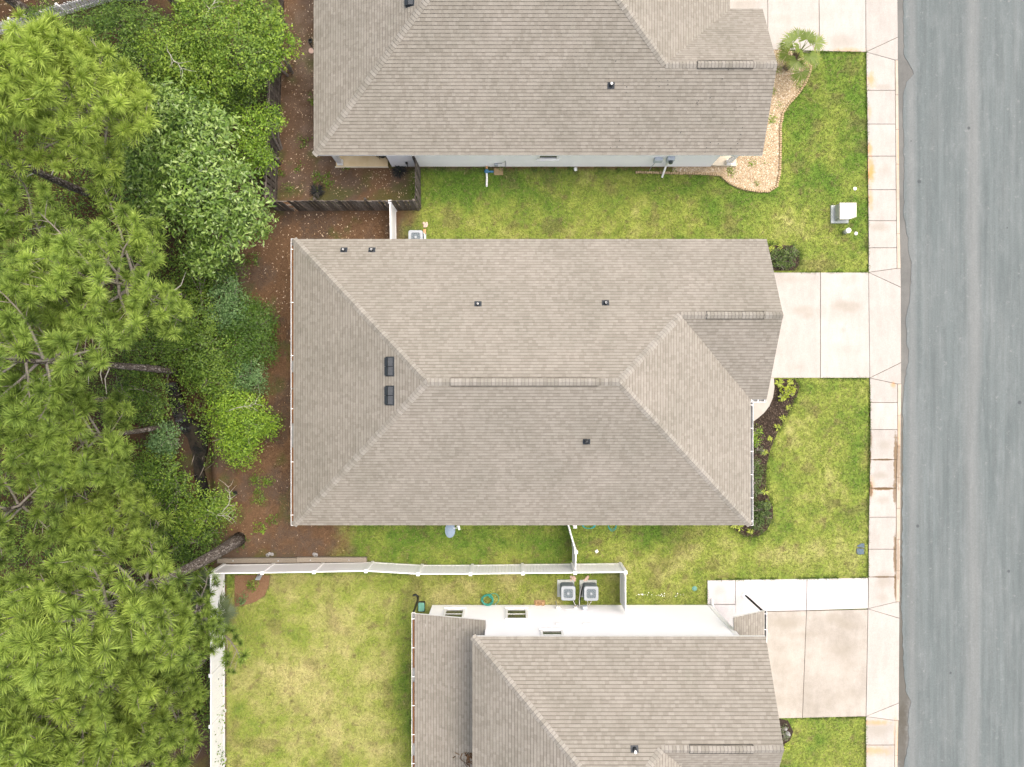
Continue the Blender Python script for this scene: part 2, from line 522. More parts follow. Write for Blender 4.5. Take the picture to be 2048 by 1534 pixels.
M_DRIVE = concrete('driveway_concrete', C_BASE, C_DARK,
    stains=[(1690, 610, 45, 18, .55), (1605, 620, 40, 14, .40), (1612, 632, 22, 10, .35), (1685, 660, 9, 9, .35), (1690, 700, 40, 18, .18), (1590, 735, 30, 14, .2), (1665, 625, 90, 26, .22), (1580, 560, 60, 14, .25), (1700, 560, 40, 16, .2),
            (1680, 85, 40, 25, .35), (1570, 40, 50, 14, .25), (1490, 10, 45, 14, .35), (1640, 30, 60, 20, .15)],
    rust=[(1695, 101, 50, 8, .45)], amt=.28)
M_SWALK = concrete('sidewalk_concrete', C_BASE, C_DARK,
    rust=[(1740, 160, 16, 22, .7), (1738, 300, 9, 25, .8), (1740, 345, 12, 40, .95), (1740, 400, 9, 30, .6), (1738, 225, 6, 20, .4),
          (1750, 1444, 45, 8, .6), (1750, 1500, 45, 14, .6), (1742, 975, 10, 30, .5), (1785, 770, 8, 10, .6), (1790, 1470, 6, 60, .5)],
    stains=[(1765, 175, 25, 8, .4), (1770, 340, 20, 20, .35), (1760, 455, 30, 14, .5), (1770, 890, 22, 14, .4), (1760, 950, 26, 12, .55), (1765, 1000, 20, 12, .4),
            (1765, 1160, 26, 24, .5), (1765, 1195, 25, 18, .4), (1755, 1460, 40, 24, .5), (1775, 1500, 30, 20, .4)],
    grime=[(1790, 920, 5, 70, .9), (1738, 915, 4, 20, .9), (1765, 977, 34, 4, 1.0), (1740, 980, 6, 20, .9), (1789, 985, 6, 30, .8), (1765, 919, 30, 2.5, .9), (1790, 1110, 6, 55, .9), (1740, 880, 4, 20, .6), (1791, 1170, 5, 40, .9), (1765, 1153, 30, 2.5, .7)], amt=.35)
M_DRIVE_S = concrete('weathered_driveway_concrete', (.345, .322, .286), (.235, .215, .182),
    stains=[(1570, 1245, 45, 22, .6), (1660, 1235, 50, 14, .5), (1600, 1270, 60, 10, .3), (1690, 1250, 30, 14, .5), (1690, 1330, 20, 60, .2), (1655, 1400, 14, 30, .25), (1560, 1330, 40, 60, .25), (1680, 1300, 50, 26, .35), (1560, 1400, 50, 20, .3), (1690, 1390, 50, 24, .3)], amt=.9, seed=3.3)
M_WALK_W = concrete('bright_walk_concrete', (.455, .44, .435), (.375, .36, .35), stains=[(1440, 1180, 22, 14, .25), (1600, 1205, 60, 12, .25)], amt=.2, seed=7.0)
M_CURB = concrete('curb_concrete', (.42, .37, .31), (.30, .25, .19), grime=[(1796, 930, 5, 60, .6), (1795, 1120, 4, 60, .5)],
    rust=[(1796, 860, 5, 60, .4), (1796, 300, 4, 80, .4), (1796, 1490, 5, 60, .5)], amt=.6, seed=5)
M_GUTPAN = concrete('gutter_pan_concrete', (.135, .137, .13), (.085, .088, .084), stains=[(1806, 900, 10, 300, .3)],
    grime=[(1806, 980, 8, 200, .45), (1808, 1330, 16, 190, .5), (1806, 1480, 14, 90, .5), (1806, 1160, 8, 60, .4)], amt=.7, seed=9, gcol=(.062, .056, .042))
def asphalt():
    t = NT('worn_asphalt'); p = t.pos()
    n1 = t.noise(t.mapping(p, scale=(1, .09, 1)), 1.6, 5, .6)
    c = t.ramp(n1, [(.25, (.088, .106, .107)), (.5, (.106, .124, .125)), (.75, (.130, .146, .146))])
    blot = t.noise(t.mapping(p, scale=(1, .30, 1)), 2.2, 6, .72)
    c = t.mix(t.ramp(blot, [(.50, 0.0), (.78, .50)]), c, (.172, .187, .190))
    stk = t.noise(t.mapping(p, scale=(1, .035, 1)), 5.0, 5, .7)
    c = t.mix(1.0, c, t.ramp(stk, [(.3, .86), (.7, 1.14)]), 'MULTIPLY')
    c = t.mix(t.ramp(t.noise(p, 3.5, 5, .75), [(.60, 0.0), (.72, .55)]), c, (.215, .222, .220))
    # pale worn line along the crown of the road
    band = t.n('ShaderNodeMapRange', interpolation_type='SMOOTHSTEP')
    sx = t.n('ShaderNodeSeparateXYZ'); t.l(p, sx.inputs[0])
    wv = t.math('MULTIPLY', t.math('SUBTRACT', t.noise(t.mapping(p, scale=(.0, .12, 1)), 1.0, 3), .5), .5)
    dx = t.math('ABSOLUTE', t.math('SUBTRACT', t.math('ADD', sx.outputs[0], wv), 22.15))
    t.l(dx, band.inputs['Value']); band.inputs['From Min'].default_value = .55; band.inputs['From Max'].default_value = .05
    c = t.mix(t.math('MULTIPLY', band.outputs[0], .38), c, (.185, .190, .186))
    dx2 = t.math('ABSOLUTE', t.math('SUBTRACT', sx.outputs[0], 19.25))
    b2 = t.n('ShaderNodeMapRange', interpolation_type='SMOOTHSTEP'); t.l(dx2, b2.inputs['Value'])
    b2.inputs['From Min'].default_value = .35; b2.inputs['From Max'].default_value = .02
    c = t.mix(t.math('MULTIPLY', b2.outputs[0], .4), c, (.175, .182, .180))
    for (x, y, r) in [(1936, 257, 4), (1838, 363, 5), (1822, 282, 2), (2013, 456, 2), (1835, 1052, 4), (2038, 805, 5), (1900, 1345, 3), (2016, 1142, 4)]:
        cx, cy = G2(x, y, -.1); c = t.mix(t.math('MULTIPLY', t.blob(p, cx, cy, r*.024, r*.024, .5), .8), c, (.055, .062, .066))
    # a few cracks
    cr = t.voro(t.mapping(p, scale=(.16, .30, 0)), 1.0, 'DISTANCE_TO_EDGE')
    crm = t.math('MULTIPLY', t.ramp(cr, [(0.0, .45), (.002, 0.0)]), t.ramp(t.noise(p, .35, 3), [(.55, 0.0), (.65, 1.0)]))
    c = t.mix(crm, c, (.10, .105, .11))
    c = t.mix(1.0, c, t.ramp(t.noise(p, 16, 4, .9), [(.25, .80), (.75, 1.20)]), 'MULTIPLY')
    return t.done(t.pbsdf(c, .9, .2, t.bump(t.noise(p, 90, 3), .006, .6)))
M_ASPH = asphalt()
def water_mat():
    t = NT('ditch_water'); p = t.pos()
    c = t.mix(t.ramp(t.noise(p, 3, 4), [(.4, 0.0), (.7, 1.0)]), (.012, .012, .013), (.035, .030, .024))
    return t.done(t.pbsdf(c, .08, .6, t.bump(t.noise(p, 9, 3), .01, .15)))
M_WATER = water_mat()
# ------------------------------------------------------------------ the ground
P_DRIVE = [(1470, 545), (1736, 545), (1739, 756), (1470, 756)]
P_DRIVE_N = [(1440, -330), (1730, -330), (1731, 105), (1500, 100), (1440, 98)]
P_DRIVE_S = [(1490, 1222), (1735, 1217), (1731, 1434), (1490, 1437)]
P_WALK_S = [(1414, 1160), (1735, 1155), (1735, 1217), (1533, 1223), (1533, 1260), (1414, 1260)]
P_WALK_M = [(1440, 756), (1547, 756), (1548, 775), (1545, 795), (1538, 812), (1527, 826), (1514, 837), (1504, 844), (1440, 846)]
P_BED_M = [(1470, 846), (1504, 844), (1514, 837), (1527, 826), (1538, 812), (1545, 795), (1548, 775), (1547, 758), (1588, 758), (1600, 772), (1594, 790), (1584, 812), (1576, 828),
           (1566, 845), (1556, 862), (1548, 880), (1540, 900), (1533, 930), (1531, 965), (1535, 990), (1545, 1012), (1546, 1035), (1533, 1060), (1515, 1073), (1488, 1073), (1470, 1060), (1455, 1045), (1470, 1000)]
P_BED_N = [(1490, 494), (1535, 491), (1585, 491), (1600, 505), (1598, 530), (1588, 541), (1490, 542)]
P_GRAVEL = [(1555, 100), (1590, 104), (1622, 118), (1620, 140), (1608, 168), (1594, 188), (1577, 206), (1564, 226), (1559, 255), (1559, 300), (1558, 345), (1552, 372), (1536, 383),
            (1510, 382), (1480, 376), (1458, 366), (1440, 350), (1400, 347), (1360, 346), (1345, 345), (1345, 330), (1400, 322), (1480, 300), (1490, 200), (1500, 100)]
P_ISLAND = [(470, 1150), (540, 1150), (538, 1170), (530, 1190), (512, 1203), (492, 1209), (470, 1214)]
P_ROCKBED = [(1552, 1436), (1575, 1440), (1586, 1462), (1580, 1480), (1565, 1490), (1548, 1500)]
HOUSE_M = [(596, 500), (1490, 500), (1490, 780), (1480, 1036), (596, 1036)]
HOUSE_N = [(665, 330), (1470, 332), (1480, 0), (665, 0)]
HOUSE_S = [(865, 1212), (1420, 1209), (1440, 1534), (1440, 1800), (865, 1800)]

def bl(px, py, cx, cy, rx, ry):
    return np.exp(-(((px - cx) / rx)**2 + ((py - cy) / ry)**2))

def lawn_mask(px, py):
    w = (fbm(px, py, 1/45, 31, 4) - .5) * 60
    n = sstep(800, 850, px + w * .9) * sstep(333, 345, py + w*.15) * (1 - sstep(560, 575, py)) * (px > 700)
    n = np.maximum(n, (px > 1500) * (py > 60) * (py < 560))
    e = (px > 1455) * (py > 700)
    s = sstep(640, 715, px + w * 1.6) * (py > 1030)
    pw = (py > 1143) * (px > 452)
    isl = in_poly(px, py, P_ISLAND)
    L = np.maximum(np.maximum(n, e), np.maximum(s, pw))
    L = np.where(isl, 0, L)
    L = np.where(px < 452, 0, L)
    return L

def ground_col(px, py):
    L = lawn_mask(px, py)
    f1 = fbm(px, py, 1/70, 3, 5); f2 = fbm(px, py, 1/22, 9, 4); f3 = fbm(px, py, 1/8, 17, 3)
    # dryness plus some house shade: 0 lush green, .5 yellow green, 1 straw
    d = np.full(px.shape, .30)
    d = d + .16 * bl(px, py, 1150, 455, 330, 45) - .22 * bl(px, py, 950, 370, 160, 40) - .10 * bl(px, py, 1300, 375, 120, 30)
    d = d - .16 * bl(px, py, 1660, 230, 110, 190) + .10 * bl(px, py, 1590, 470, 80, 60)
    d = d + .20 * bl(px, py, 1610, 960, 110, 130) - .20 * bl(px, py, 1720, 820, 22, 90) - .22 * bl(px, py, 1722, 970, 18, 30) + .22 * bl(px, py, 1575, 860, 30, 50)
    d = d + .38 * bl(px, py, 1480, 1115, 270, 30) + .15 * bl(px, py, 1620, 1080, 90, 45) - .20 * bl(px, py, 1290, 1072, 110, 22)  # last blob: shade below the middle house eave, painted as greener turf
    d = d + .35 * bl(px, py, 1310, 1150, 90, 40) - .10 * bl(px, py, 900, 1085, 140, 30) - .08 * bl(px, py, 1060, 1080, 80, 45)
    d = d + np.where((py > 1150) & (px < 1250), .30, 0) + .10 * bl(px, py, 640, 1350, 130, 190) - .30 * bl(px, py, 815, 1400, 25, 220) - .15 * bl(px, py, 480, 1380, 30, 200)  # green strip west of the lower house holds its shade as colour
    d = d - .20 * bl(px, py, 1180, 1160, 70, 40) + .05 * bl(px, py, 900, 1170, 150, 20)
    d = d + .06 * bl(px, py, 1640, 1490, 90, 60)
    d = d + (f1 - .5) * .92 + (f2 - .5) * .60 + (f3 - .5) * .35
    d = np.clip(d, 0, 1)[..., None]
    lush = np.array([.090, .158, .024]); mid = np.array([.200, .240, .050]); dry = np.array([.335, .315, .130])
    lawn = np.where(d < .5, lush + (mid - lush) * (d / .5), mid + (dry - mid) * ((d - .5) / .5))
    sp = np.maximum(sstep(.68, .80, fbm(px, py, 1/14, 77, 3)), .7 * sstep(.60, .72, fbm(px, py, 1/40, 79, 5)))[..., None]       # bare brown flecks in the turf
    lawn = lawn * (1 - .55 * sp) + np.array([.13, .095, .055]) * .55 * sp
    # soil with pine straw
    s1 = fbm(px, py, 1/60, 51, 4)[..., None]; s2 = fbm(px, py, 1/12, 57, 3)[..., None]
    straw = np.array([.128, .078, .045]); soil = np.array([.090, .064, .047]); sand = np.array([.150, .115, .085])
    so = straw + (soil - straw) * sstep(.40, .62, s1 + (s2 - .5) * .5)
    yard = bl(px, py, 640, 200, 90, 190)[..., None]
    so = so * (1 - yard) + (soil * 1.15 + (s2 - .5) * .05) * yard
    pale = (bl(px, py, 618, 115, 16, 45) + .5 * bl(px, py, 600, 40, 20, 30))[..., None]
    so = so + (sand - so) * np.clip(pale * 1.3 * s2 * 1.6, 0, 1)
    so = so * (.75 + .5 * s2)
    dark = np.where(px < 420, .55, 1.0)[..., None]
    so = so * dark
    gr = (sstep(.56, .70, fbm(px, py, 1/38, 91, 4)) * np.where(px > 420, 1, .6))[..., None] * .55
    so = so * (1 - gr) + np.array([.065, .085, .022]) * gr
    Lm = L[..., None]
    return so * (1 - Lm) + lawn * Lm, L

DITCH = [(338, 765), (352, 800), (365, 835), (392, 868), (400, 900), (398, 940), (405, 985)]
def ditch_depth(px, py):
    d = np.full(px.shape, 1e9)
    for (a, b), (c, e) in zip(DITCH[:-1], DITCH[1:]):
        vx, vy = c - a, e - b; t = np.clip(((px - a) * vx + (py - b) * vy) / (vx*vx + vy*vy), 0, 1)
        d = np.minimum(d, np.hypot(px - a - t * vx, py - b - t * vy))
    return -.40 * (1 - sstep(10, 34, d))

ST = .125
gx = np.arange(-30.0, 19.01, ST); gy = np.arange(-21.0, 21.01, ST)
XX, YY = np.meshgrid(gx, gy)
PXX, PYY = 1024 + XX / .024, 767 - YY / .024
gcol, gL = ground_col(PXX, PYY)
ZZ = ditch_depth(PXX, PYY) + (1 - gL) * (fbm(PXX, PYY, 1/30, 201, 3) - .5) * .03
ZZ = np.where(XX > 17.22, -.35, ZZ)
nx, ny = len(gx), len(gy)
V = np.stack([XX.ravel(), YY.ravel(), ZZ.ravel()], 1)
I = (np.arange(ny - 1)[:, None] * nx + np.arange(nx - 1)[None, :]).ravel()
F = np.stack([I, I + 1, I + nx + 1, I + nx], 1)
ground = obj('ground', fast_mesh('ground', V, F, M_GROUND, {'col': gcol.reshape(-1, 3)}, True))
tag(ground, 'flat soil and turf that the houses stand on', 'ground', kind='structure')
# the land round about, out to the horizon
fv, ff = [], []
R0 = [(-30.0, -21.0), (19.0, -21.0), (19.0, 21.0), (-30.0, 21.0)]
R1 = [(-700, -700), (700, -700), (700, 700), (-700, 700)]
fv = [(x, y, -.02) for x, y in R0] + [(x, y, -.5) for x, y in R1]
fv[1] = (19.0, -21.0, -.36); fv[2] = (19.0, 21.0, -.36)
far = obj('surrounding_land', fast_mesh('surrounding_land', np.array(fv), np.array([(i, (i+1) % 4, 4 + (i+1) % 4, 4 + i) for i in range(4)])[:, ::-1], M_GROUND,
          {'col': np.tile(np.array([[.075, .09, .03]]), (8, 1))}))
tag(far, 'grassy land stretching away round the plots', 'land', kind='structure')

# grass blades
def grass(name, label, polypx, dens, seed, hmin=.03, hmax=.075):
    r = np.random.default_rng(seed)
    xs = [p[0] for p in polypx]; ys = [p[1] for p in polypx]
    area = (max(xs) - min(xs)) * (max(ys) - min(ys)) * .024**2
    n = int(area * dens)
    px = r.uniform(min(xs), max(xs), n); py = r.uniform(min(ys), max(ys), n)
    ok = in_poly(px, py, polypx)
    for ex in (P_DRIVE, P_DRIVE_N, P_DRIVE_S, P_WALK_S, P_WALK_M, P_BED_M, P_BED_N, P_GRAVEL, P_ISLAND, P_ROCKBED, HOUSE_M, HOUSE_N, HOUSE_S):
        ok &= ~in_poly(px, py, ex)
    px, py = px[ok], py[ok]
    col, L = ground_col(px, py)
    ok = r.random(len(px)) < L
    px, py, col = px[ok], py[ok], col[ok]
    n = len(px)
    B = 3
    X = np.repeat((px - 1024) * .024, B) + r.normal(0, .02, n * B); Y = np.repeat((767 - py) * .024, B) + r.normal(0, .02, n * B)
    C = np.repeat(col, B, 0) * r.uniform(.82, 1.34, (n * B, 1)) * np.array([1, 1, 1])
    dryb = r.random(n * B) < .10
    C[dryb] = np.array([.26, .23, .11]) * r.uniform(.8, 1.3, (dryb.sum(), 1))
    h = r.uniform(hmin, hmax, n * B); a = r.uniform(0, 2*PI, n * B); tilt = r.uniform(.4, 1.6, n * B)
    wd = r.uniform(.009, .020, n * B)
    ca, sa = np.cos(a), np.sin(a)
    v0 = np.stack([X - sa * wd, Y + ca * wd, np.full(n * B, .001)], 1)
    v1 = np.stack([X + sa * wd, Y - ca * wd, np.full(n * B, .001)], 1)
    v2 = np.stack([X + ca * h * tilt, Y + sa * h * tilt, h], 1)
    V = np.stack([v0, v1, v2], 1).reshape(-1, 3)
    F = np.arange(n * B * 3).reshape(-1, 3)
    o = obj(name, fast_mesh(name, V, F, M_GRASS, {'col': np.repeat(C, 3, 0)}))
    return tag(o, label, 'grass', kind='stuff')
grass('grass', 'green side lawn between the upper and the middle house running to the sidewalk',
      [(790, 333), (1440, 333), (1555, 250), (1560, 103), (1732, 103), (1737, 547), (1480, 547), (1480, 500), (790, 490)], 190, 1)
grass('grass', 'yellow green front lawn of the middle house and strip towards the lower house',
      [(640, 1036), (1460, 1036), (1540, 757), (1739, 757), (1736, 1160), (1416, 1162), (1416, 1214), (1248, 1214), (1248, 1132), (640, 1132)], 190, 2)
grass('grass', 'dry tan backyard lawn inside the white fence of the lower house',
      [(455, 1146), (1248, 1146), (1248, 1214), (865, 1214), (865, 1640), (455, 1640)], 170, 3)
grass('grass', 'small front lawn corner of the lower house below its driveway',
      [(1440, 1437), (1732, 1434), (1730, 1640), (1440, 1640)], 190, 4)

def edge_grass(label, path, dens, seed, side=0.0):
    """ragged blades hanging over the rim of the paving"""
    r = np.random.default_rng(seed); X, Y = [], []
    for (a, b), (c, e) in zip(path[:-1], path[1:]):
        n = int(math.hypot(c - a, e - b) * .024 * dens); t = r.random(n)
        keep = vnoise(a + (c - a) * t, b + (e - b) * t, 1/9, seed) > .35; t = t[keep]
        X.append((a + (c - a) * t + r.normal(0, .9 + side, len(t)) - 1024) * .024); Y.append((767 - b - (e - b) * t - r.normal(0, .9 + side, len(t))) * .024)
    X = np.concatenate(X); Y = np.concatenate(Y); n = len(X)
    col, _ = ground_col(1024 + X / .024, 767 - Y / .024); col = np.array([.075, .125, .022]) * .6 + np.clip(col, 0, .3) * .4
    h = r.uniform(.06, .13, n); a = r.uniform(0, 2*PI, n); wd = r.uniform(.008, .016, n); tl = r.uniform(.3, 1.1, n); ca, sa = np.cos(a), np.sin(a)
    z0 = np.full(n, .005)
    V = np.stack([np.stack([X - sa*wd, Y + ca*wd, z0], 1), np.stack([X + sa*wd, Y - ca*wd, z0], 1), np.stack([X + ca*h*tl, Y + sa*h*tl, h], 1)], 1).reshape(-1, 3)
    C = col * r.uniform(.6, 1.5, (n, 1))
    tag(obj('grass', fast_mesh('grass', V, np.arange(n * 3).reshape(-1, 3), M_GRASS, {'col': np.repeat(C, 3, 0)})), label, 'grass', kind='stuff')
edge_grass('ragged grass edge along the sidewalk and the upper and middle driveways', [(1560, 104), (1731, 105), (1733, 250), (1735, 440), (1736, 545), (1600, 545)], 150, 5)
edge_grass('ragged grass edge along the sidewalk below the middle driveway', [(1600, 757), (1739, 757), (1739, 860), (1737, 960), (1735.5, 1034), (1735, 1154)], 150, 6)
edge_grass('dark grass edge along the white walk of the lower house', [(1735, 1154), (1414, 1159), (1413, 1210)], 260, 7)
edge_grass('ragged yellow green grass edge along the rim of the front mulch bed', [(1588, 758), (1600, 772), (1594, 790), (1584, 812), (1566, 845), (1548, 880), (1533, 930), (1531, 965), (1545, 1012), (1546, 1035), (1533, 1060), (1515, 1073), (1488, 1073), (1462, 1052)], 260, 9, 2.4)
edge_grass('ragged grass edge round the small bed above the middle driveway', [(1535, 490), (1585, 490), (1601, 505), (1599, 530), (1588, 542)], 240, 10, 2.0)
edge_grass('ragged grass edge below the driveway of the lower house', [(1590, 1437), (1731, 1434), (1730, 1540)], 150, 8)

# ------------------------------------------------------------------ paving
def slab(parent, pts, mat, z1=.06, z0=-.2, gap=.011, name='slab'):
    poly = inset([G2(*p) for p in pts], gap)
    z1 = z1 + RNG.uniform(-.004, .004)
    return MB().prism(poly, z0, z1, .008).build(name, mat, parent)

def IN(y):   # inner edge of the sidewalk
    return np.interp(y, [-400, 105, 250, 440, 545, 760, 860, 960, 1034, 1160, 1210, 1434, 1534, 1800], [1726, 1731, 1733, 1735, 1736, 1739, 1739, 1738, 1736, 1735, 1734, 1731, 1730, 1728])
def OU(y):
    return np.interp(y, [-400, 121, 380, 540, 768, 860, 980, 1200, 1440, 1534, 1800], [1784, 1789, 1791, 1793, 1794, 1794, 1791.5, 1791, 1789, 1788, 1785])
def CU(y):
    return np.interp(y, [-400, 75, 400, 480, 560, 760, 860, 1034, 1230, 1440, 1534, 1800], [1790, 1794.5, 1798, 1799, 1801, 1802, 1800, 1800, 1798, 1796, 1794, 1791])

# bare earth under the joints, then the slabs
sw = thing('sidewalk', 'pale concrete sidewalk of square slabs running along the street', 'sidewalk', (0, 0, 0)); tag(sw, kind='structure')
be = MB()
ysb = list(range(-340, 1801, 40))
for a, b in zip(ysb[:-1], ysb[1:]):
    be.prism([G2(IN(a) + .5, a), G2(CU(a) - .5, a), G2(CU(b) - .5, b), G2(IN(b) + .5, b)], -.3, .03)
be.build('joint_bed', simple('silty_joint_soil', (.060, .044, .028), (.09, .068, .045), 10, .95, .1), sw)
def run(ys):
    for a, b in zip(ys[:-1], ys[1:]):
        slab(sw, [(IN(a) + .7, a), (OU(a), a), (OU(b), b), (IN(b) + .7, b)], M_SWALK)
slab(sw, [(1731.5, 105), (1789, 121), (1789.3, 181.5), (1732.2, 181.5)], M_SWALK)
run([181.5, 249, 313, 380, 442, 496])
slab(sw, [(IN(496) + .7, 496), (OU(496), 496), (1793, 537), (1736, 545)], M_SWALK)
slab(sw, [(1738.5, 756), (1794, 768), (1794, 805), (1739.5, 805)], M_SWALK)
run([805, 859, 919, 976, 1034, 1098, 1153.5])
slab(sw, [(IN(1153.5) + .7, 1153.5), (OU(1153.5), 1153.5), (1792, 1203), (1735, 1217)], M_SWALK)
slab(sw, [(1731, 1432), (1790, 1440), (1788.5, 1489), (1730.5, 1489)], M_SWALK)
run([1489, 1545, 1605, 1665, 1725, 1790])
# flared aprons where the driveways cross
for top, b1, b2 in [((1736, 545), (1793, 537), (1801, 575)), ((1735, 1217), (1792, 1203), (1798, 1236))]:
    slab(sw, [top, b1, (b2[0] - .5, b1[1]), b2], M_SWALK, .058, name='apron_slab')
for top, b1, b2 in [((1738.5, 756), (1794, 768), (1801.5, 725)), ((1731, 1432), (1790, 1440), (1797, 1405)), ((1731, 105), (1789, 121), (1795, 75))]:
    slab(sw, [top, b1, (b2[0], b1[1]), b2], M_SWALK, .058, name='apron_slab')
slab(sw, [(1736, 545), (1801, 575), (1801.5, 725), (1738.5, 756)], M_DRIVE, .056, name='apron_slab')
slab(sw, [(1735, 1217), (1798, 1236), (1797, 1405), (1731, 1432)], M_SWALK, .056, name='apron_slab')
slab(sw, [(1729, -330), (1790, -330), (1795, 75), (1731, 105)], M_DRIVE, .056, name='apron_slab')
# curb strips between the flares
def curb(y0, y1):
    n = max(2, int((y1 - y0) / 60)); ys = np.linspace(y0, y1, n + 1)
    for a, b in zip(ys[:-1], ys[1:]):
        slab(sw, [(OU(a) + .2, a), (CU(a), a), (CU(b), b), (OU(b) + .2, b)], M_CURB, .056, gap=.006, name='curb_stone')
curb(121, 537); curb(768, 1203); curb(1440, 1790)

def driveway(label, quads, mat):
    d = thing('driveway', label, 'driveway', (0, 0, 0)); tag(d, kind='structure')
    for q in quads: slab(d, q, mat, .058)
    return d
def bed_of(d, poly):
    MB().prism(inset([G2(*p) for p in poly], .03), -.2, .036).build('joint_bed', MATS['silty_joint_soil'], d)
d = driveway('clean pale concrete driveway of the middle house', [[(1470, 545), (1640, 545), (1640, 756), (1470, 756)], [(1640, 545), (1736, 545), (1738.5, 756), (1640, 756)]], M_DRIVE)
bed_of(d, P_DRIVE)
d = driveway('pale concrete driveway of the upper house beside the palm', [[(1440, -330), (1534, -330), (1535, 100), (1440, 98)], [(1534, -330), (1635, -330), (1638, 103), (1535, 100)], [(1635, -330), (1729, -330), (1731, 105), (1638, 103)]], M_DRIVE)
bed_of(d, P_DRIVE_N)
d = driveway('weathered tan concrete driveway of the lower house', [[(1490, 1223), (1612, 1221), (1604, 1435), (1490, 1437)], [(1612, 1221), (1735, 1218), (1731, 1432), (1604, 1435)]], M_DRIVE_S)
bed_of(d, P_DRIVE_S)
w = thing('walkway', 'bright white concrete walk beside the driveway of the lower house', 'walkway'); tag(w, kind='structure')
slab(w, [(1414, 1160), (1470, 1159), (1470, 1208), (1414, 1208)], M_WALK_W, .066)
slab(w, [(1470, 1159), (1613, 1157), (1612, 1220.5), (1533, 1222), (1533, 1262), (1470, 1262)], M_WALK_W, .066)
slab(w, [(1613, 1157), (1735, 1155), (1735, 1216.5), (1612, 1220.5)], M_WALK_W, .066)
slab(w, [(1425, 1208), (1470, 1208), (1470, 1262), (1425, 1262)], M_WALK_W, .13)
w = thing('entry_walk', 'curved grey concrete entry walk tucked beside the middle house gable', 'walkway'); tag(w, kind='structure')
slab(w, P_WALK_M, M_WALKC, .075, gap=0)

# ------------------------------------------------------------------ street
def road_z(x): return -.105
rd = MB()
edge = []
rr = random.Random(4)
for i in range(0, 270):
    y = -340 + i * 8
    base = np.interp(y, [-340, 0, 110, 140, 150, 165, 200, 330, 430, 470, 500, 530, 560, 600, 640, 690, 700, 730, 760, 800, 1160, 1200, 1290, 1330, 1380, 1405, 1430, 1480, 1534, 1800],
                     [1806, 1807, 1808, 1826, 1827, 1812, 1806, 1808, 1808, 1815, 1818, 1824, 1822, 1819, 1812, 1814, 1819, 1816, 1809, 1806, 1804, 1803, 1806, 1807, 1812, 1822, 1816, 1818, 1808, 1805])
    edge.append((float(base) + rr.uniform(-1.3, 1.3), y))
rv = []; rf = []
for i, (x, y) in enumerate(edge):
    a = G(x, y, -.1); rv += [(a.x, a.y, -.102), (22.15, a.y, -.03), (28.5, a.y, -.10), (a.x, a.y, -.14)]
for i in range(len(edge) - 1):
    k = i * 4; rf += [(k, k+4, k+5, k+1), (k+1, k+5, k+6, k+2), (k+3, k+7, k+4, k)]
me = bpy.data.meshes.new('road'); me.from_pydata(rv, [], rf); me.materials.append(M_ASPH); me.update()
tag(obj('road', me), 'worn grey asphalt street along the right side', 'road', kind='structure')
gp = MB()
ys = list(range(-340, 1801, 60))
for a, b in zip(ys[:-1], ys[1:]):
    gp.prism([G2(CU(a), a), (23.0, G(0, a).y), (23.0, G(0, b).y), G2(CU(b), b)], -.3, -.118)
tag(gp.build('gutter_pan', M_GUTPAN), 'stained concrete gutter between the curb and the asphalt', 'gutter', kind='structure')
fs = MB().prism([(28.45, -45), (30.2, -45), (30.2, 45), (28.45, 45)], -.4, .05, .02).build('sidewalk', M_CURB)
tag(fs, 'far curb and sidewalk across the street', 'sidewalk', kind='structure')

# ------------------------------------------------------------------ planting beds
def scatter(name, label, cat, polypx, n, mat, smin, smax, flat=.35, z=.03, seed=1, kind='stuff', thick=.3, tone=(0, 1), parent=None, exclude=(), wf=(.25, .6)):
    """little chips or leaves: bent four-sided flakes"""
    r = np.random.default_rng(seed)
    xs = [p[0] for p in polypx]; ys = [p[1] for p in polypx]
    px = r.uniform(min(xs), max(xs), n * 3); py = r.uniform(min(ys), max(ys), n * 3)
    ok = in_poly(px, py, polypx)
    for e in exclude: ok &= ~in_poly(px, py, e)
    px, py = px[ok][:n], py[ok][:n]; n = len(px)
    X = (px - 1024) * .024; Y = (767 - py) * .024
    s = r.uniform(smin, smax, n); a = r.uniform(0, 2*PI, n); wd = s * r.uniform(wf[0], wf[1], n)
    tl = r.normal(0, flat, n)
    ca, sa = np.cos(a), np.sin(a)
    Z = z + r.uniform(0, .02, n)
    def pt(u, v, w): return np.stack([X + ca * u - sa * v, Y + sa * u + ca * v, Z + w], 1)
    lift = np.abs(tl) * s
    V = np.stack([pt(-s, 0*s, 0*s), pt(0*s, -wd, lift * .3 + s * thick), pt(s, 0*s, lift), pt(0*s, wd, lift * .6)], 1).reshape(-1, 3)
    F = np.arange(n * 4).reshape(-1, 4)
    T = np.repeat(r.uniform(tone[0], tone[1], n), 4)
    o = obj(name, fast_mesh(name, V, F, mat, {'tone': T}), parent)
    if parent is None: tag(o, label, cat)
    return tag(o, kind=kind)

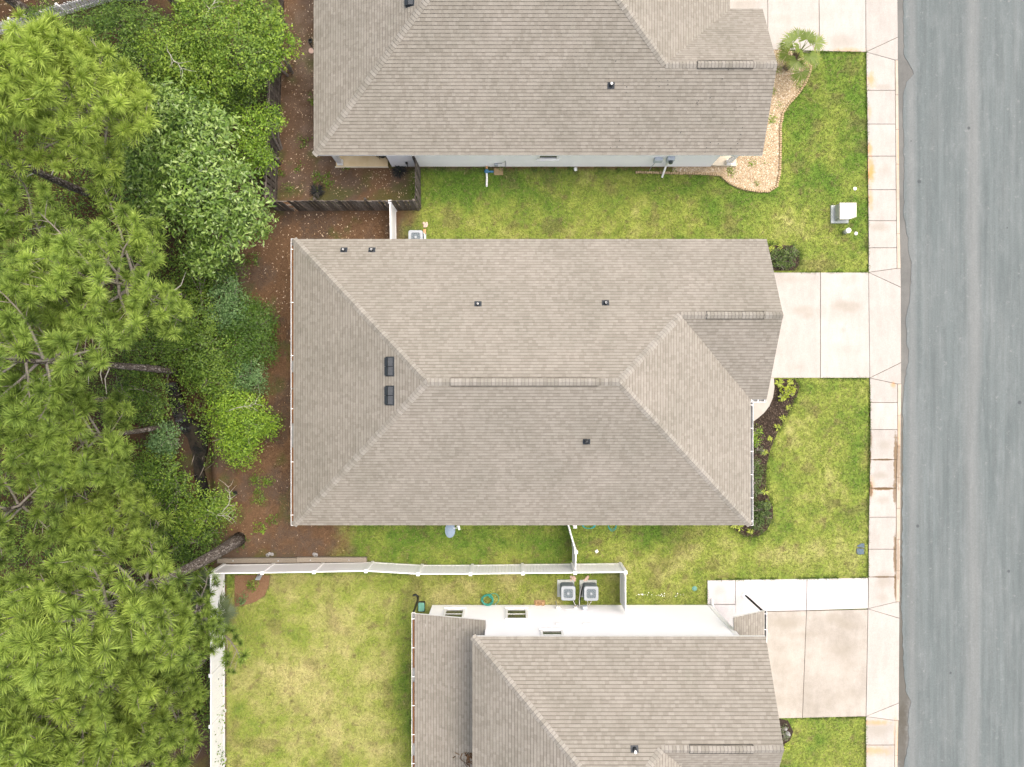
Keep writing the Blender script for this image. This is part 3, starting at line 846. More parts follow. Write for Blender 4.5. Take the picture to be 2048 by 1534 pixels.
def pebbles(name, label, polypx, n, mat, smin, smax, seed, z=.03):
    r = np.random.default_rng(seed)
    xs = [p[0] for p in polypx]; ys = [p[1] for p in polypx]
    px = r.uniform(min(xs), max(xs), n * 4); py = r.uniform(min(ys), max(ys), n * 4)
    ok = in_poly(px, py, polypx); px, py = px[ok][:n], py[ok][:n]; n = len(px)
    c = np.stack([(px - 1024) * .024, (767 - py) * .024, np.full(n, z)], 1)
    oc = np.array([(1,0,0),(0,1,0),(-1,0,0),(0,-1,0),(0,0,1)], float)
    s = r.uniform(smin, smax, (n, 1, 1)) * r.uniform(.6, 1.3, (n, 1, 3))
    a = r.uniform(0, 2*PI, n); ca, sa = np.cos(a)[:, None], np.sin(a)[:, None]
    P = oc[None] * s
    x = P[:, :, 0] * ca - P[:, :, 1] * sa; y = P[:, :, 0] * sa + P[:, :, 1] * ca
    V = np.stack([x, y, P[:, :, 2]], 2) + c[:, None]
    F = (np.array([(0,1,4),(1,2,4),(2,3,4),(3,0,4)])[None] + (np.arange(n) * 5)[:, None, None]).reshape(-1, 3)
    o = obj(name, fast_mesh(name, V.reshape(-1, 3), F, mat, {'tone': np.repeat(r.random(n), 5)}))
    return tag(o, label, 'gravel', kind='stuff')

def bed(poly, mat, label, z1=.03):
    o = MB().prism([G2(*p) for p in poly], -.1, z1).build('planting_bed', mat)
    return tag(o, label, 'planting bed', kind='structure')
bed(P_BED_M, M_MULCH, 'dark mulch bed curving along the front of the middle house')
bed(P_BED_N, M_MULCH, 'small dark mulch bed above the middle driveway')
bed(P_GRAVEL, M_GRAVEL, 'tan gravel bed wrapping the front corner of the upper house')
bed(P_ISLAND, simple('straw_mulch', (.13, .07, .038), (.20, .125, .075), 18, .95, .1, .02, 40), 'rounded straw mulch island in the backyard corner')
bed(P_ROCKBED, M_MULCH, 'narrow stone edged bed at the lower house corner')
scatter('mulch_chips', 'dark bark chips covering the front bed', 'mulch', P_BED_M, 5200, L_CHIP, .02, .055, .3, .035, 21)
scatter('mulch_chips', 'dark bark chips in the bed above the driveway', 'mulch', P_BED_N, 1100, L_CHIP, .02, .055, .3, .035, 22)
pebbles('gravel', 'tan and cream pebbles filling the gravel bed by the palm', P_GRAVEL, 7000, L_PEB, .018, .042, 23)
BROWN = [(430, 420), (790, 425), (790, 480), (583, 485), (583, 1050), (700, 1050), (720, 1112), (480, 1112), (430, 1090), (440, 940), (560, 900), (585, 500), (480, 500)]
YARD = [(560, -60), (640, -60), (640, 320), (830, 330), (830, 395), (562, 395)]
scatter('fallen_leaves', 'pale dead leaves scattered on the pine straw behind the middle house', 'leaves', [(470, 425), (790, 425), (790, 480), (586, 482), (586, 700), (560, 640), (490, 560)], 380, L_FALL, .022, .055, .35, .015, 31)
scatter('fallen_leaves', 'pale dead leaves strewn over the fenced brown yard of the upper house', 'leaves', YARD, 950, L_FALL, .020, .050, .35, .015, 32)
scatter('fallen_leaves', 'sparse pale leaves on the straw by the rear gutter', 'leaves', [(440, 930), (583, 700), (583, 1050), (700, 1052), (700, 1108), (490, 1108)], 170, L_FALL, .02, .04, .35, .015, 33)
scatter('fallen_leaves', 'tan leaf litter on the brown ground in the far upper corner', 'leaves', [(-60, -60), (240, -60), (180, 20), (60, 70), (-60, 60)], 400, L_FALL, .025, .06, .35, .015, 34)
scatter('pine_straw', 'rust brown fallen pine needles behind the houses', 'pine straw', [(430, 425), (790, 425), (790, 480), (586, 482), (586, 1050), (700, 1050), (700, 1110), (480, 1110), (440, 940), (560, 860), (480, 500)], 9000,
        leaf_mat('pine_straw_needle', (.050, .030, .017), (.115, .068, .038), (.22, .14, .08), .9, .1, 0), .06, .13, .1, .008, 35, thick=.01, wf=(.03, .08))
# water in the ditch
wp = [(328, 766), (352, 764), (366, 800), (372, 830), (398, 848), (414, 872), (412, 905), (405, 940), (416, 980), (412, 1005), (396, 1000), (388, 950), (384, 905), (366, 870), (350, 845), (340, 810)]
tag(MB().prism([G2(x, y, -.18) for x, y in wp], -.5, -.20).build('ditch_water', M_WATER), 'dark still water in the ditch under the trees', 'water', kind='structure')

# edging bricks round the gravel bed
ed = thing('garden_edging', 'row of small tan scalloped bricks edging the gravel bed', 'edging', G(1559, 300))
epath = [(1272, 345), (1345, 347), (1400, 348), (1440, 351), (1458, 367), (1480, 377), (1510, 383), (1536, 384), (1553, 373), (1559, 345), (1560, 300), (1560, 255), (1565, 226), (1578, 207), (1595, 189), (1609, 169), (1620, 142), (1621, 132)]
ebm = MB(); acc = 0
for (a, b), (c, e) in zip(epath[:-1], epath[1:]):
    p0, p1 = G(a, b), G(c, e); Ld = (p1 - p0).length; ang = math.atan2(p1.y - p0.y, p1.x - p0.x)
    s = acc
    while s < Ld:
        q = p0 + (p1 - p0) * (s / Ld) - G(1559, 300)
        ebm.bbox((q.x + rr.uniform(-.01, .01), q.y + rr.uniform(-.01, .01), .045 + rr.uniform(-.01, .01)), (.085, .10, .15), .02, ang + rr.uniform(-.1, .1))
        s += .105
    acc = s - Ld
eo = ebm.build('edging_bricks', M_BRICKE, ed); tag(eo, kind='stuff')
# ------------------------------------------------------------------ houses
EXPO = .1243          # horizontal depth of one shingle course
PITCH = .57

def wl(o, parent):
    """child whose mesh is written in world coordinates"""
    o.parent = parent
    o.matrix_parent_inverse = Matrix.Translation(-Vector(parent.location))
    return o
def wbuild(mb, name, mats, parent, smooth=False):
    o = mb.build(name, mats, None, smooth=smooth)
    return wl(o, parent)

class Plane:
    def __init__(s, O, u, inn, Lb, Rb, vmax, ze, p=PITCH):
        s.O = np.array(O, float); s.u = np.array(u, float); s.i = np.array(inn, float)
        s.L = Lb; s.R = Rb; s.vmax = vmax; s.ze = ze; s.p = p
        k = 1 / math.sqrt(1 + p*p)
        s.n = np.array([-s.i[0] * p * k, -s.i[1] * p * k, k])
        s.up = np.array([s.i[0] * k, s.i[1] * k, p * k])
    def l(s, v): return float(np.interp(v, [a for a, _ in s.L], [b for _, b in s.L]))
    def r(s, v): return float(np.interp(v, [a for a, _ in s.R], [b for _, b in s.R]))
    def pt(s, u, v, w=0.0):
        q = s.O + s.u * u + s.i * v
        return np.array([q[0], q[1], s.ze + s.p * v]) + s.n * w
    def outline(s):
        a = [(s.l(v), v) for v, _ in s.L]; b = [(s.r(v), v) for v, _ in s.R]
        return a + b[::-1]

def house_planes(xW, xE, xG, yG, s, B, g, ze):
    yF = yG - 2*s*B; yV = yG - 2*s*g; e = 1e-4
    ymin, ymax = min(yG, yF), max(yG, yF)
    P = {}
    P['G'] = Plane((0, yG), (1, 0), (0, -s), [(0, xW), (B, xW + B)], [(0, xG), (g, xG), (g + e, xE - g), (B, xE - B)], B, ze)
    P['W'] = Plane((xW, 0), (0, 1), (1, 0), [(0, ymin), (B, ymin + B)], [(0, ymax), (B, ymax - B)], B, ze)
    P['F'] = Plane((0, yF), (1, 0), (0, s), [(0, xW), (B, xW + B)], [(0, xE), (B, xE - B)], B, ze)
    near = [(0, yV), (g, yV + s*g), (B, yG - s*B)]; farb = [(0, yF), (B, yF + s*B)]
    lo, hi = (farb, near) if s > 0 else (near, farb)
    P['E'] = Plane((xE, 0), (0, 1), (-1, 0), lo, hi, B, ze)
    P['V'] = Plane((0, yV), (1, 0), (0, s), [(0, xE), (g, xE - g)], [(0, xG), (g, xG)], g, ze)
    return P

TABMESH = {}
TW = [.14, .18, .22]
def tab_mesh(w):
    if w not in TABMESH:
        k = EXPO * math.sqrt(1 + PITCH**2); m = .80 * k; t = .016
        V = [(0,0,t),(w,0,t),(w,m,t*.5),(0,m,t*.5), (0,m,t*.5),(w,m,t*.5),(w,k,.003),(0,k,.003), (0,0,0),(w,0,0),(w,0,t),(0,0,t),
             (0,0,0),(0,0,t),(0,k,.003),(0,k,0), (w,0,0),(w,k,0),(w,k,.003),(w,0,t)]
        F = [(0,1,2,3),(4,5,6,7),(8,9,10,11),(12,13,14,15),(16,17,18,19)]
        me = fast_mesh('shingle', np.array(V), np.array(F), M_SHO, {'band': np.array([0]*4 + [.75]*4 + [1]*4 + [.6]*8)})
        TABMESH[w] = me
    return TABMESH[w]

def lay_shingles(roof, planes, seed, nsingle=300):
    r = random.Random(seed)
    VV, TT, BB = [], [], []
    cand = []
    for pl in planes:
        nc = int(math.ceil(pl.vmax / EXPO))
        for k in range(nc):
            v0 = k * EXPO; v1 = min(v0 + EXPO, pl.vmax)
            if v1 - v0 < .01: continue
            l0, l1, r0, r1 = pl.l(v0), pl.l(v1 - 1e-3), pl.r(v0), pl.r(v1 - 1e-3)
            lo, hi = min(l0, l1), max(r0, r1)
            if abs(r1 - r0) > 1.0: r1 = r0 = min(r0, r1)
            u = lo - r.uniform(0, .3)
            run = 0; tone = .5
            while u < hi:
                w = r.choice(TW) if r.random() < .55 else r.uniform(.09, .18)
                if run <= 0:
                    tone = r.uniform(.35, 1.0) if r.random() < .62 else r.uniform(0.0, .40); run = 1
                run -= 1
                a0, a1 = max(u, l0), max(u, l1); b0, b1 = min(u + w, r0), min(u + w, r1)
                if b0 - a0 > .004 or b1 - a1 > .004:
                    b0 = max(a0, b0); b1 = max(a1, b1)
                    full = (a0 == u and a1 == u and abs(b0 - u - w) < 1e-9 and abs(b1 - u - w) < 1e-9)
                    tb = (pl, u, w, v0, v1, a0, a1, b0, b1, min(1, max(0, tone + r.uniform(-.08, .08))), r.choice((.009, .012, .017)))
                    if full and w in TW and v1 - v0 > EXPO * .99: cand.append(tb)
                    else: emit(tb, VV, TT, BB)
                u += w
    def score(tb):
        q = tb[0].pt(tb[1] + tb[2] / 2, tb[3]); k = FPX / (CAMZ - q[2])
        x, y = 1024 + q[0] * k, 767 - q[1] * k
        if not (12 < x < 2036 and 12 < y < 1522): return -1
        return tb[2] * k + r.uniform(0, 1.6)
    cand = sorted(cand, key=score, reverse=True)
    for tb in cand[nsingle:]: emit(tb, VV, TT, BB)
    for tb in cand[:nsingle]:
        pl, u, w, v0 = tb[0], tb[1], tb[2], tb[3]
        U = np.array([pl.u[0], pl.u[1], 0.0])
        if np.dot(np.cross(U, pl.up), pl.n) < 0: U = -U; o = pl.pt(u + w, v0)
        else: o = pl.pt(u, v0)
        s_ = bpy.data.objects.new('shingle', tab_mesh(w)); link(s_, roof)
        M = Matrix.Identity(4)
        for c, vec in enumerate((U, pl.up, pl.n)):
            for q in range(3): M[q][c] = vec[q]
        M.translation = Vector(o)
        s_.matrix_local = M
    V = np.array(VV).reshape(-1, 3); F = np.arange(len(V)).reshape(-1, 4)
    me = fast_mesh('shingle_field', V, F, M_SHF, {'tone': np.array(TT), 'band': np.array(BB)})
    o = obj('shingle_field', me, roof); tag(o, kind='stuff')

def emit(tb, VV, TT, BB):
    pl, u, w, v0, v1, a0, a1, b0, b1, tone, t = tb
    f = .80; vm = v0 + (v1 - v0) * f
    am, bm = a0 + (a1 - a0) * f, b0 + (b1 - b0) * f
    A, B_ = pl.pt(a0, v0, t), pl.pt(b0, v0, t); C, D = pl.pt(bm, vm, t*.5), pl.pt(am, vm, t*.5)
    E, F_ = pl.pt(b1, v1, .003), pl.pt(a1, v1, .003)
    VV.extend([A, B_, C, D, D, C, E, F_, pl.pt(a0, v0, 0), pl.pt(b0, v0, 0), B_, A])
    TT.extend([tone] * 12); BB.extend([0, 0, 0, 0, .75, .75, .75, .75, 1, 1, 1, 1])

def roof_deck(planes, house, name='roof', th=.15):
    mb = MB()
    for pl in planes:
        ol = pl.outline(); ded = []
        for q in ol:
            if not ded or math.hypot(q[0] - ded[-1][0], q[1] - ded[-1][1]) > .003: ded.append(q)
        top = [pl.pt(u, v, -.004) for u, v in ded]
        bot = [(x, y, z - th) for x, y, z in top]
        n = len(top)
        mb.mi = 0; mb.face(top)
        mb.mi = 1; mb.face(bot[::-1])
        for i in range(n):
            j = (i + 1) % n; mb.face([bot[i], bot[j], top[j], top[i]])
    return wbuild(mb, name, [M_SHF, M_TRIM], house)

CAPM = {}
def lay_caps(roof, p0, p1, n1, n2, key, skip=None):
    """folded ridge pieces from p0 up to p1"""
    p0, p1 = Vector(p0), Vector(p1); t = (p1 - p0); Ln = t.length; t.normalize()
    n1, n2 = Vector(n1), Vector(n2)
    w1 = t.cross(n1); w1 = w1 if w1.z < 0 else -w1
    w2 = t.cross(n2); w2 = w2 if w2.z < 0 else -w2
    if abs(w1.z) < 1e-3: w1 = t.cross(n1)
    nm = (n1 + n2).normalized()
    hw, ex, tk = .150, .145, .014
    V = []; Bd = []
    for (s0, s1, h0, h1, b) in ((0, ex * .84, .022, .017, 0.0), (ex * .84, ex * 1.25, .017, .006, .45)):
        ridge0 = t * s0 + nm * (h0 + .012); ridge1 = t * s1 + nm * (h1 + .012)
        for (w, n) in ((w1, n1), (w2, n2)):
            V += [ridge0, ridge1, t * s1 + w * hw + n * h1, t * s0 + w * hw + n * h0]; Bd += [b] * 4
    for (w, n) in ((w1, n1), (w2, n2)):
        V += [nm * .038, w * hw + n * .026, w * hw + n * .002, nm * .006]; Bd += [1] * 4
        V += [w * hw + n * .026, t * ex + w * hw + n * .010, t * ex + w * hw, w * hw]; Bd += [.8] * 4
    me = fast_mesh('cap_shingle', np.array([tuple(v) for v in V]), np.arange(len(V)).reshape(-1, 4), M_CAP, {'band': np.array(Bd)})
    k = 0; s = 0.0
    while s < Ln - .05:
        if not (skip and skip[0] < s < skip[1]):
            obj('cap_shingle', me, roof, p0 + t * s)
        s += ex

def ridge_vent(roof, p0, p1, n1, n2):
    p0, p1 = Vector(p0), Vector(p1); t = (p1 - p0).normalized()
    mb = MB(); hw = .165
    n1, n2 = Vector(n1), Vector(n2)
    w1 = t.cross(n1); w1 = w1 if w1.z < 0 else -w1
    w2 = t.cross(n2); w2 = w2 if w2.z < 0 else -w2
    nm = Vector((0, 0, 1)); h = .055
    mb.mi = 1
    for w, n in ((w1, n1), (w2, n2)):
        a, b = p0 + w * hw + n * h, p1 + w * hw + n * h
        c, d_ = p1 + w * (hw + .02) + n * .012, p0 + w * (hw + .02) + n * .012
        mb.face([a, b, c, d_])
        mb.face([p0 + nm * .08, a, d_, p0 + nm * .01]); mb.face([p1 + nm * .08, b, c, p1 + nm * .01])
    o = mb.build('ridge_vent', [M_SHF, M_DARKMET], roof)
    # cap pieces on the vent
    lay_caps(roof, p0 + nm * .045, p1 + nm * .045, n1, n2, 'v')
    return o

def zroof(h, x, y):
    xW, xE, xG, yG, s, B, g, ze = h
    yF = yG - 2*s*B; yV = yG - 2*s*g
    hip = min(x - xW, xE - x, (yG - y) * s, (y - yF) * s)
    gab = min((yG - y) * s, (y - yV) * s) if x > xE - g else -9
    return ze + PITCH * max(hip, gab)
def roof_pt(h, px, py):
    z = h[-1] + 1
    for _ in range(30):
        p = G(px, py, z); z = .5 * z + .5 * zroof(h, p.x, p.y)
    p = G(px, py, z)
    e = .02
    gx_ = (zroof(h, p.x + e, p.y) - zroof(h, p.x - e, p.y)) / (2*e); gy_ = (zroof(h, p.x, p.y + e) - zroof(h, p.x, p.y - e)) / (2*e)
    return p, Vector((-gx_, -gy_, 1)).normalized()

def pipe_vent(house, h, px, py, hgt=.28, r=.045, mat=None, square=False):
    """dark flashing, boot and pipe"""
    p, n = roof_pt(h, px, py)
    o = bpy.data.objects.new('pipe_vent', MB().lathe([(.085, -.02), (.075, .10), (r + .012, .17), (r + .01, .19)], 12).mesh('pipe_vent', M_DARKMET, True))
    link(o); o.location = p; wl(o, house)
    q = n.to_track_quat('Z', 'Y').to_matrix()
    MB().bbox((n * .018), (.30, .26, .012), .004, M=q).build('flashing', M_DARKMET, o)
    MB().lathe([(r, .0), (r, hgt), (r - .012, hgt), (r - .012, hgt - .05)], 12).build('pipe', mat or M_PVC, o, smooth=True)
def box_vent(house, h, px, py, sx, sy):
    """two low slant-back hoods side by side on one base"""
    p, n = roof_pt(h, px, py)
    if abs(n.x) > .1: up = Vector((1 if n.x < 0 else -1, 0, 0))
    else: up = Vector((0, 1 if n.y < 0 else -1, 0))
    up = (up - n * up.dot(n)).normalized(); sd_ = n.cross(up)
    o = bpy.data.objects.new('box_vent', None); link(o); o.location = p; wl(o, house)
    M = Matrix((sd_, up, n)).transposed()
    MB().bbox((0, 0, 0.018), (sy + .06, sx + .08, .012), .004, M=M).build('base_plate', M_DARKMET, o)
    hh = .13
    for k in (-1, 1):
        mb = MB(); c = k * sy / 4; a = sy / 4 - .012
        f, b_ = -sx / 2, sx / 2
        P = [(c-a, f, .02), (c+a, f, .02), (c+a, b_, .02), (c-a, b_, .02), (c-a, f, hh), (c+a, f, hh), (c+a, 0, hh + .012), (c-a, 0, hh + .012), (c+a, b_, .05), (c-a, b_, .05)]
        P = [M @ Vector(q) for q in P]
        mb.idx(P, [(0,1,5,4), (4,5,6,7), (7,6,8,9), (9,8,2,3), (1,2,8,6,5), (0,4,7,9,3)])
        mb.build('hood', M_DARKMET, o)
        lip = MB().box(M @ Vector((c, 0, hh + .014)), (a * 1.9, .012, .012), M=M); lip.build('hood_seam', M_BLACKPL, o)

def gutter(house, p0, p1, inner, label=None, straw=False, hang=1.2, wd=.13, dp=.11):
    """open channel from p0 to p1 along the eave; inner = unit vector towards the house"""
    p0, p1 = Vector(p0), Vector(p1); t = (p1 - p0).normalized(); Ln = (p1 - p0).length
    i = Vector(inner); o_ = -i; Z = Vector((0, 0, 1))
    mb = MB(); th = .018
    prof = [(i * 0.0, 0), (i * 0.0, -dp), (o_ * (wd * .75), -dp), (o_ * wd, -.02), (o_ * wd, 0), (o_ * (wd - th), 0), (o_ * (wd - th), -.02), (o_ * (wd * .7), -dp + .015), (i * -.012, -dp + .015), (i * -.012, 0)]
    n = len(prof)
    A = [p0 + v + Z * z for v, z in prof]; B_ = [p1 + v + Z * z for v, z in prof]
    for k in range(n):
        j = (k + 1) % n
        mb.mi = 1 if k in (5, 6, 7, 8) else 0
        mb.face([A[k], A[j], B_[j], B_[k]])
    mb.mi = 0
    for e in (p0, p1):
        mb.box(e + o_ * (wd / 2) - Z * (dp / 2), (.012 if abs(t.x) > .5 else wd, wd if abs(t.x) > .5 else .012, dp))
    g = wbuild(mb, 'gutter', [M_TRIM, M_GUTIN], house)
    k = int(Ln / hang)
    for a in range(k + 1):
        s = Ln * (a + .2) / (k + .4)
        c = p0 + t * s + o_ * (wd / 2) + Z * .004
        MB().box(c, (.028 if abs(t.x) > .5 else wd * 1.05, wd * 1.05 if abs(t.x) > .5 else .028, .012)).build('hanger', M_TRIM, g)
    if straw:
        rs = random.Random(7); sb = MB(); s = .3
        while s < Ln - .4:
            ln = rs.uniform(.25, .9); c = p0 + t * (s + ln/2) + o_ * (wd * .45) - Z * rs.uniform(.025, .06)
            if rs.random() < .8: sb.bbox(c, (ln if abs(t.x) > .5 else wd * .55, wd * .55 if abs(t.x) > .5 else ln, .05), .02)
            if straw == 2 and rs.random() < .22:
                c2 = c + i * .10 + Z * .06; sb.bbox(c2, (.12, rs.uniform(.1, .3), .04), .02, rs.uniform(-.3, .3))
            s += ln * rs.uniform(.7, 1.1)
        sb.build('pine_straw', M_STRAWB, g)
    return g

def siding_wall(house, a, b, z0, z1, out, mat=None, name='wall', lap=.19):
    """lapped boards between plan points a and b, facing out"""
    a = Vector((a[0], a[1], 0)); b = Vector((b[0], b[1], 0)); out = Vector((out[0], out[1], 0)); Z = Vector((0, 0, 1))
    mb = MB(); z = z0
    while z < z1 - .01:
        zz = min(z + lap, z1)
        lo = out * .014; hi = out * .002
        mb.face([a + lo + Z*z, b + lo + Z*z, b + hi + Z*zz, a + hi + Z*zz])
        mb.face([a + Z*z, b + Z*z, b + lo + Z*z, a + lo + Z*z])
        z = zz
    bk = -out * .12
    mb.face([a + bk + Z*z0, a + Z*z0, a + Z*z1, a + bk + Z*z1]); mb.face([b + Z*z0, b + bk + Z*z0, b + bk + Z*z1, b + Z*z1])
    mb.face([b + bk + Z*z0, a + bk + Z*z0, a + bk + Z*z1, b + bk + Z*z1])
    mb.face([a + bk + Z*z1, a + Z*z1, b + Z*z1, b + bk + Z*z1])
    return wbuild(mb, name, mat or M_WALL, house)

def window(house, c, w, h, out, double=True):
    """frame, sill, two sashes; c = centre of the opening on the wall face"""
    c = Vector(c); o_ = Vector((out[0], out[1], 0)); t = Vector((-o_.y, o_.x, 0)); Z = Vector((0, 0, 1))
    M = Matrix((t, o_, Z)).transposed()
    fr = MB()
    for s in (-1, 1):
        fr.box(c + t * s * (w/2 + .05) + o_ * .025, (.10, .06, h + .20), M=M)
        fr.box(c + Z * s * (h/2 + .05) + o_ * .025, (w, .06, .10), M=M)
    f = wbuild(fr, 'window', M_TRIM, house)
    MB().box(c + o_ * .012, (w, .012, h), M=M).build('pane', M_GLASS, f)
    MB().box(c + o_ * .026, (w, .016, .05), M=M).build('meeting_rail', M_TRIM, f)
    MB().box(c - Z * (h/2 + .115) + o_ * .05, (w + .26, .11, .03), M=M).build('sill', M_TRIM, f)
    return f

def build_house(label, par, wallinset=.36, seed=1):
    xW, xE, xG, yG, s, B, g, ze = par
    yF = yG - 2*s*B; yV = yG - 2*s*g
    H = thing('house', label, 'house', ((xW + xE) / 2, (yG + yF) / 2, 0))
    P = house_planes(*par)
    roof = roof_deck(P.values(), H)
    lay_shingles(roof, P.values(), seed)
    zt = ze + PITCH * B; zg = ze + PITCH * g
    ry = yG - s*B; gy_ = yG - s*g
    n = {k: P[k].n for k in P}
    rW, rE = (xW + B, ry, zt), (xE - B, ry, zt)
    lay_caps(roof, (xW, yG, ze), rW, n['G'], n['W'], 'a')
    lay_caps(roof, (xW, yF, ze), rW, n['F'], n['W'], 'b')
    lay_caps(roof, (xE, yF, ze), rE, n['F'], n['E'], 'c')
    lay_caps(roof, (xE - g, gy_, zg), rE, n['G'], n['E'], 'd')
    return H, roof, P

# ---- middle house
PAR_M = (-9.58, 10.46, 11.17, 6.33, 1, 6.27, 3.51, 3.1)
HM, RM, PM = build_house('single storey house in the middle with a large hipped shingle roof and street side gable', PAR_M, seed=101)
nG, nF, nV = PM['G'].n, PM['F'].n, PM['V'].n
zt = 3.1 + PITCH * 6.27; zg = 3.1 + PITCH * 3.51
yr = 6.33 - 6.27; yg = 6.33 - 3.51
def RX(px, z): return (px - 1024) * (CAMZ - z) / FPX
va, vb = RX(902, zt), RX(1195, zt)
lay_caps(RM, (-9.58 + 6.27, yr, zt), (va, yr, zt), nG, nF, 'r'); lay_caps(RM, (10.46 - 6.27, yr, zt), (vb, yr, zt), nG, nF, 'r')
ridge_vent(RM, (va, yr, zt), (vb, yr, zt), nG, nF)
va, vb = RX(1414, zg), RX(1528, zg)
lay_caps(RM, (10.46 - 3.51, yg, zg), (va, yg, zg), nG, nV, 'r'); lay_caps(RM, (11.17, yg, zg), (vb, yg, zg), nG, nV, 'r')
ridge_vent(RM, (va, yg, zg), (vb, yg, zg), nG, nV)
for px, py in ((688, 500), (744, 500), (956, 608), (1211, 606)): pipe_vent(HM, PAR_M, px, py, .20, .04)
pipe_vent(HM, PAR_M, 1173, 883, .22, .085, M_BLACKPL)
box_vent(HM, PAR_M, 780, 733, .36, .74); box_vent(HM, PAR_M, 780, 791, .36, .74)
gutter(HM, (-9.58, 6.36, 3.07), (-9.58, -6.24, 3.07), (1, 0, 0), straw=2, hang=2.4)
gutter(HM, (10.46, -.74, 3.07), (10.46, -6.24, 3.07), (-1, 0, 0), hang=.95)
gutter(HM, (10.46, -.69, 3.07), (11.15, -.69, 3.07), (0, 1, 0), hang=.26, straw=1)
wi = .38
siding_wall(HM, (-9.2, 6.33 - wi), (10.8, 6.33 - wi), .0, 2.95, (0, 1)); siding_wall(HM, (10.08, -6.21 + wi), (-9.2, -6.21 + wi), 0, 2.95, (0, -1))
siding_wall(HM, (-9.2, -6.21 + wi), (-9.2, 6.33 - wi), 0, 2.95, (-1, 0)); siding_wall(HM, (10.08, -.5), (10.08, -6.21 + wi), 0, 2.95, (1, 0))
siding_wall(HM, (10.8, 6.33 - wi), (10.8, -.31), 0, 2.95, (1, 0)); siding_wall(HM, (10.8, -.31), (10.08, -.31), 0, 2.95, (0, -1))
def gable_end(H, x, ya, yb, ym, z0, zp, th=.12):
    mb = MB(); P = [(x, ya, z0), (x, yb, z0), (x, ym, zp)]
    Q = [(x - th, y, z) for _, y, z in P]
    mb.idx(P + Q, [(0,1,2), (5,4,3), (0,3,4,1), (1,4,5,2), (2,5,3,0)])
    return wbuild(mb, 'gable_wall', M_WALL, H)
gable_end(HM, 10.8, 6.0, -.35, yg, 2.95, 4.85)
def garage_door(H, x, yc, w, h):
    mb = MB().box((x + .03, yc, h / 2), (.05, w, h)); d_ = wbuild(mb, 'garage_door', M_GARDOOR, H)
    for r_ in range(4):
        for c_ in range(4):
            MB().bbox((x + .062, yc - w/2 + w * (c_ + .5) / 4, h * (r_ + .5) / 4), (.014, w/4 - .14, h/4 - .14), .004).build('panel', M_GARDOOR, d_)
garage_door(HM, 10.8, 3.0, 4.9, 2.15)
fd = wbuild(MB().box((10.12, -1.3, 1.05), (.06, .95, 2.1)), 'front_door', M_DOOR, HM)
MB().lathe([(.03, 0), (.035, .03), (.02, .05)], 10, (10.16, -1.62, 1.0)).build('handle', M_GREYMET, fd)
window(HM, (10.1, -3.6, 1.5), 1.5, 1.4, (1, 0)); window(HM, (-9.22, 2, 1.5), 1.2, 1.3, (-1, 0)); window(HM, (-9.22, -3, 1.5), 1.2, 1.3, (-1, 0))
window(HM, (3, -5.85, 1.5), 1.0, 1.3, (0, -1)); window(HM, (3, 5.97, 1.6), 1.0, .9, (0, 1))

# ---- upper house
PAR_N = (-8.69, 9.56, 10.99, 10.03, -1, 6.3, 3.2, 3.1)
HN, RN, PN = build_house('single storey white walled house at the top with shingle roof and gravel corner bed', PAR_N, seed=202)
nG, nF, nV = PN['G'].n, PN['F'].n, PN['V'].n
ztN = 3.1 + PITCH * 6.3; zgN = 3.1 + PITCH * 3.2; yrN = 10.03 + 6.3; ygN = 10.03 + 3.2
lay_caps(RN, (-8.69 + 6.3, yrN, ztN), (9.56 - 6.3, yrN, ztN), nG, nF, 'r')
va, vb = RX(1395, zgN), RX(1507, zgN)
lay_caps(RN, (9.56 - 3.2, ygN, zgN), (va, ygN, zgN), nG, nV, 'r'); lay_caps(RN, (10.99, ygN, zgN), (vb, ygN, zgN), nG, nV, 'r')
ridge_vent(RN, (va, ygN, zgN), (vb, ygN, zgN), nG, nV)
pipe_vent(HN, PAR_N, 1222, 171, .26, .05)
box_vent(HN, PAR_N, 820, -6, .36, .74)
WY = 10.40
siding_wall(HN, (10.5 - 1.0, WY), (-5.75, WY), .10, 2.98, (0, -1)); 
fnd = wbuild(MB().box(((9.5 - 5.75) / 2, WY + .06, .06), (15.25, .13, .20)), 'foundation', M_FOUND, HN)
siding_wall(HN, (-5.75, WY), (-5.75, 12.6), .10, 2.98, (-1, 0)); siding_wall(HN, (-5.75, 12.6), (-8.3, 12.6), .1, 2.98, (0, -1))
siding_wall(HN, (-8.3, 12.6), (-8.3, 22.25), .1, 2.98, (-1, 0)); siding_wall(HN, (-8.3, 22.25), (9.2, 22.25), .1, 2.98, (0, 1))
siding_wall(HN, (9.2, 22.25), (9.2, 16.2), .1, 2.98, (1, 0)); siding_wall(HN, (10.65, 16.1), (10.65, 11.5), .1, 2.98, (1, 0))
siding_wall(HN, (10.65, 11.5), (9.5, 11.5), .1, 2.98, (0, -1)); siding_wall(HN, (9.5, 11.5), (9.5, WY), .1, 2.98, (1, 0))
gable_end(HN, 10.65, 16.15, 10.3, ygN, 2.95, 4.75)
garage_door(HN, 10.65, 13.7, 4.4, 2.15)
window(HN, (1.66, WY, 2.05), .78, 1.2, (0, -1))
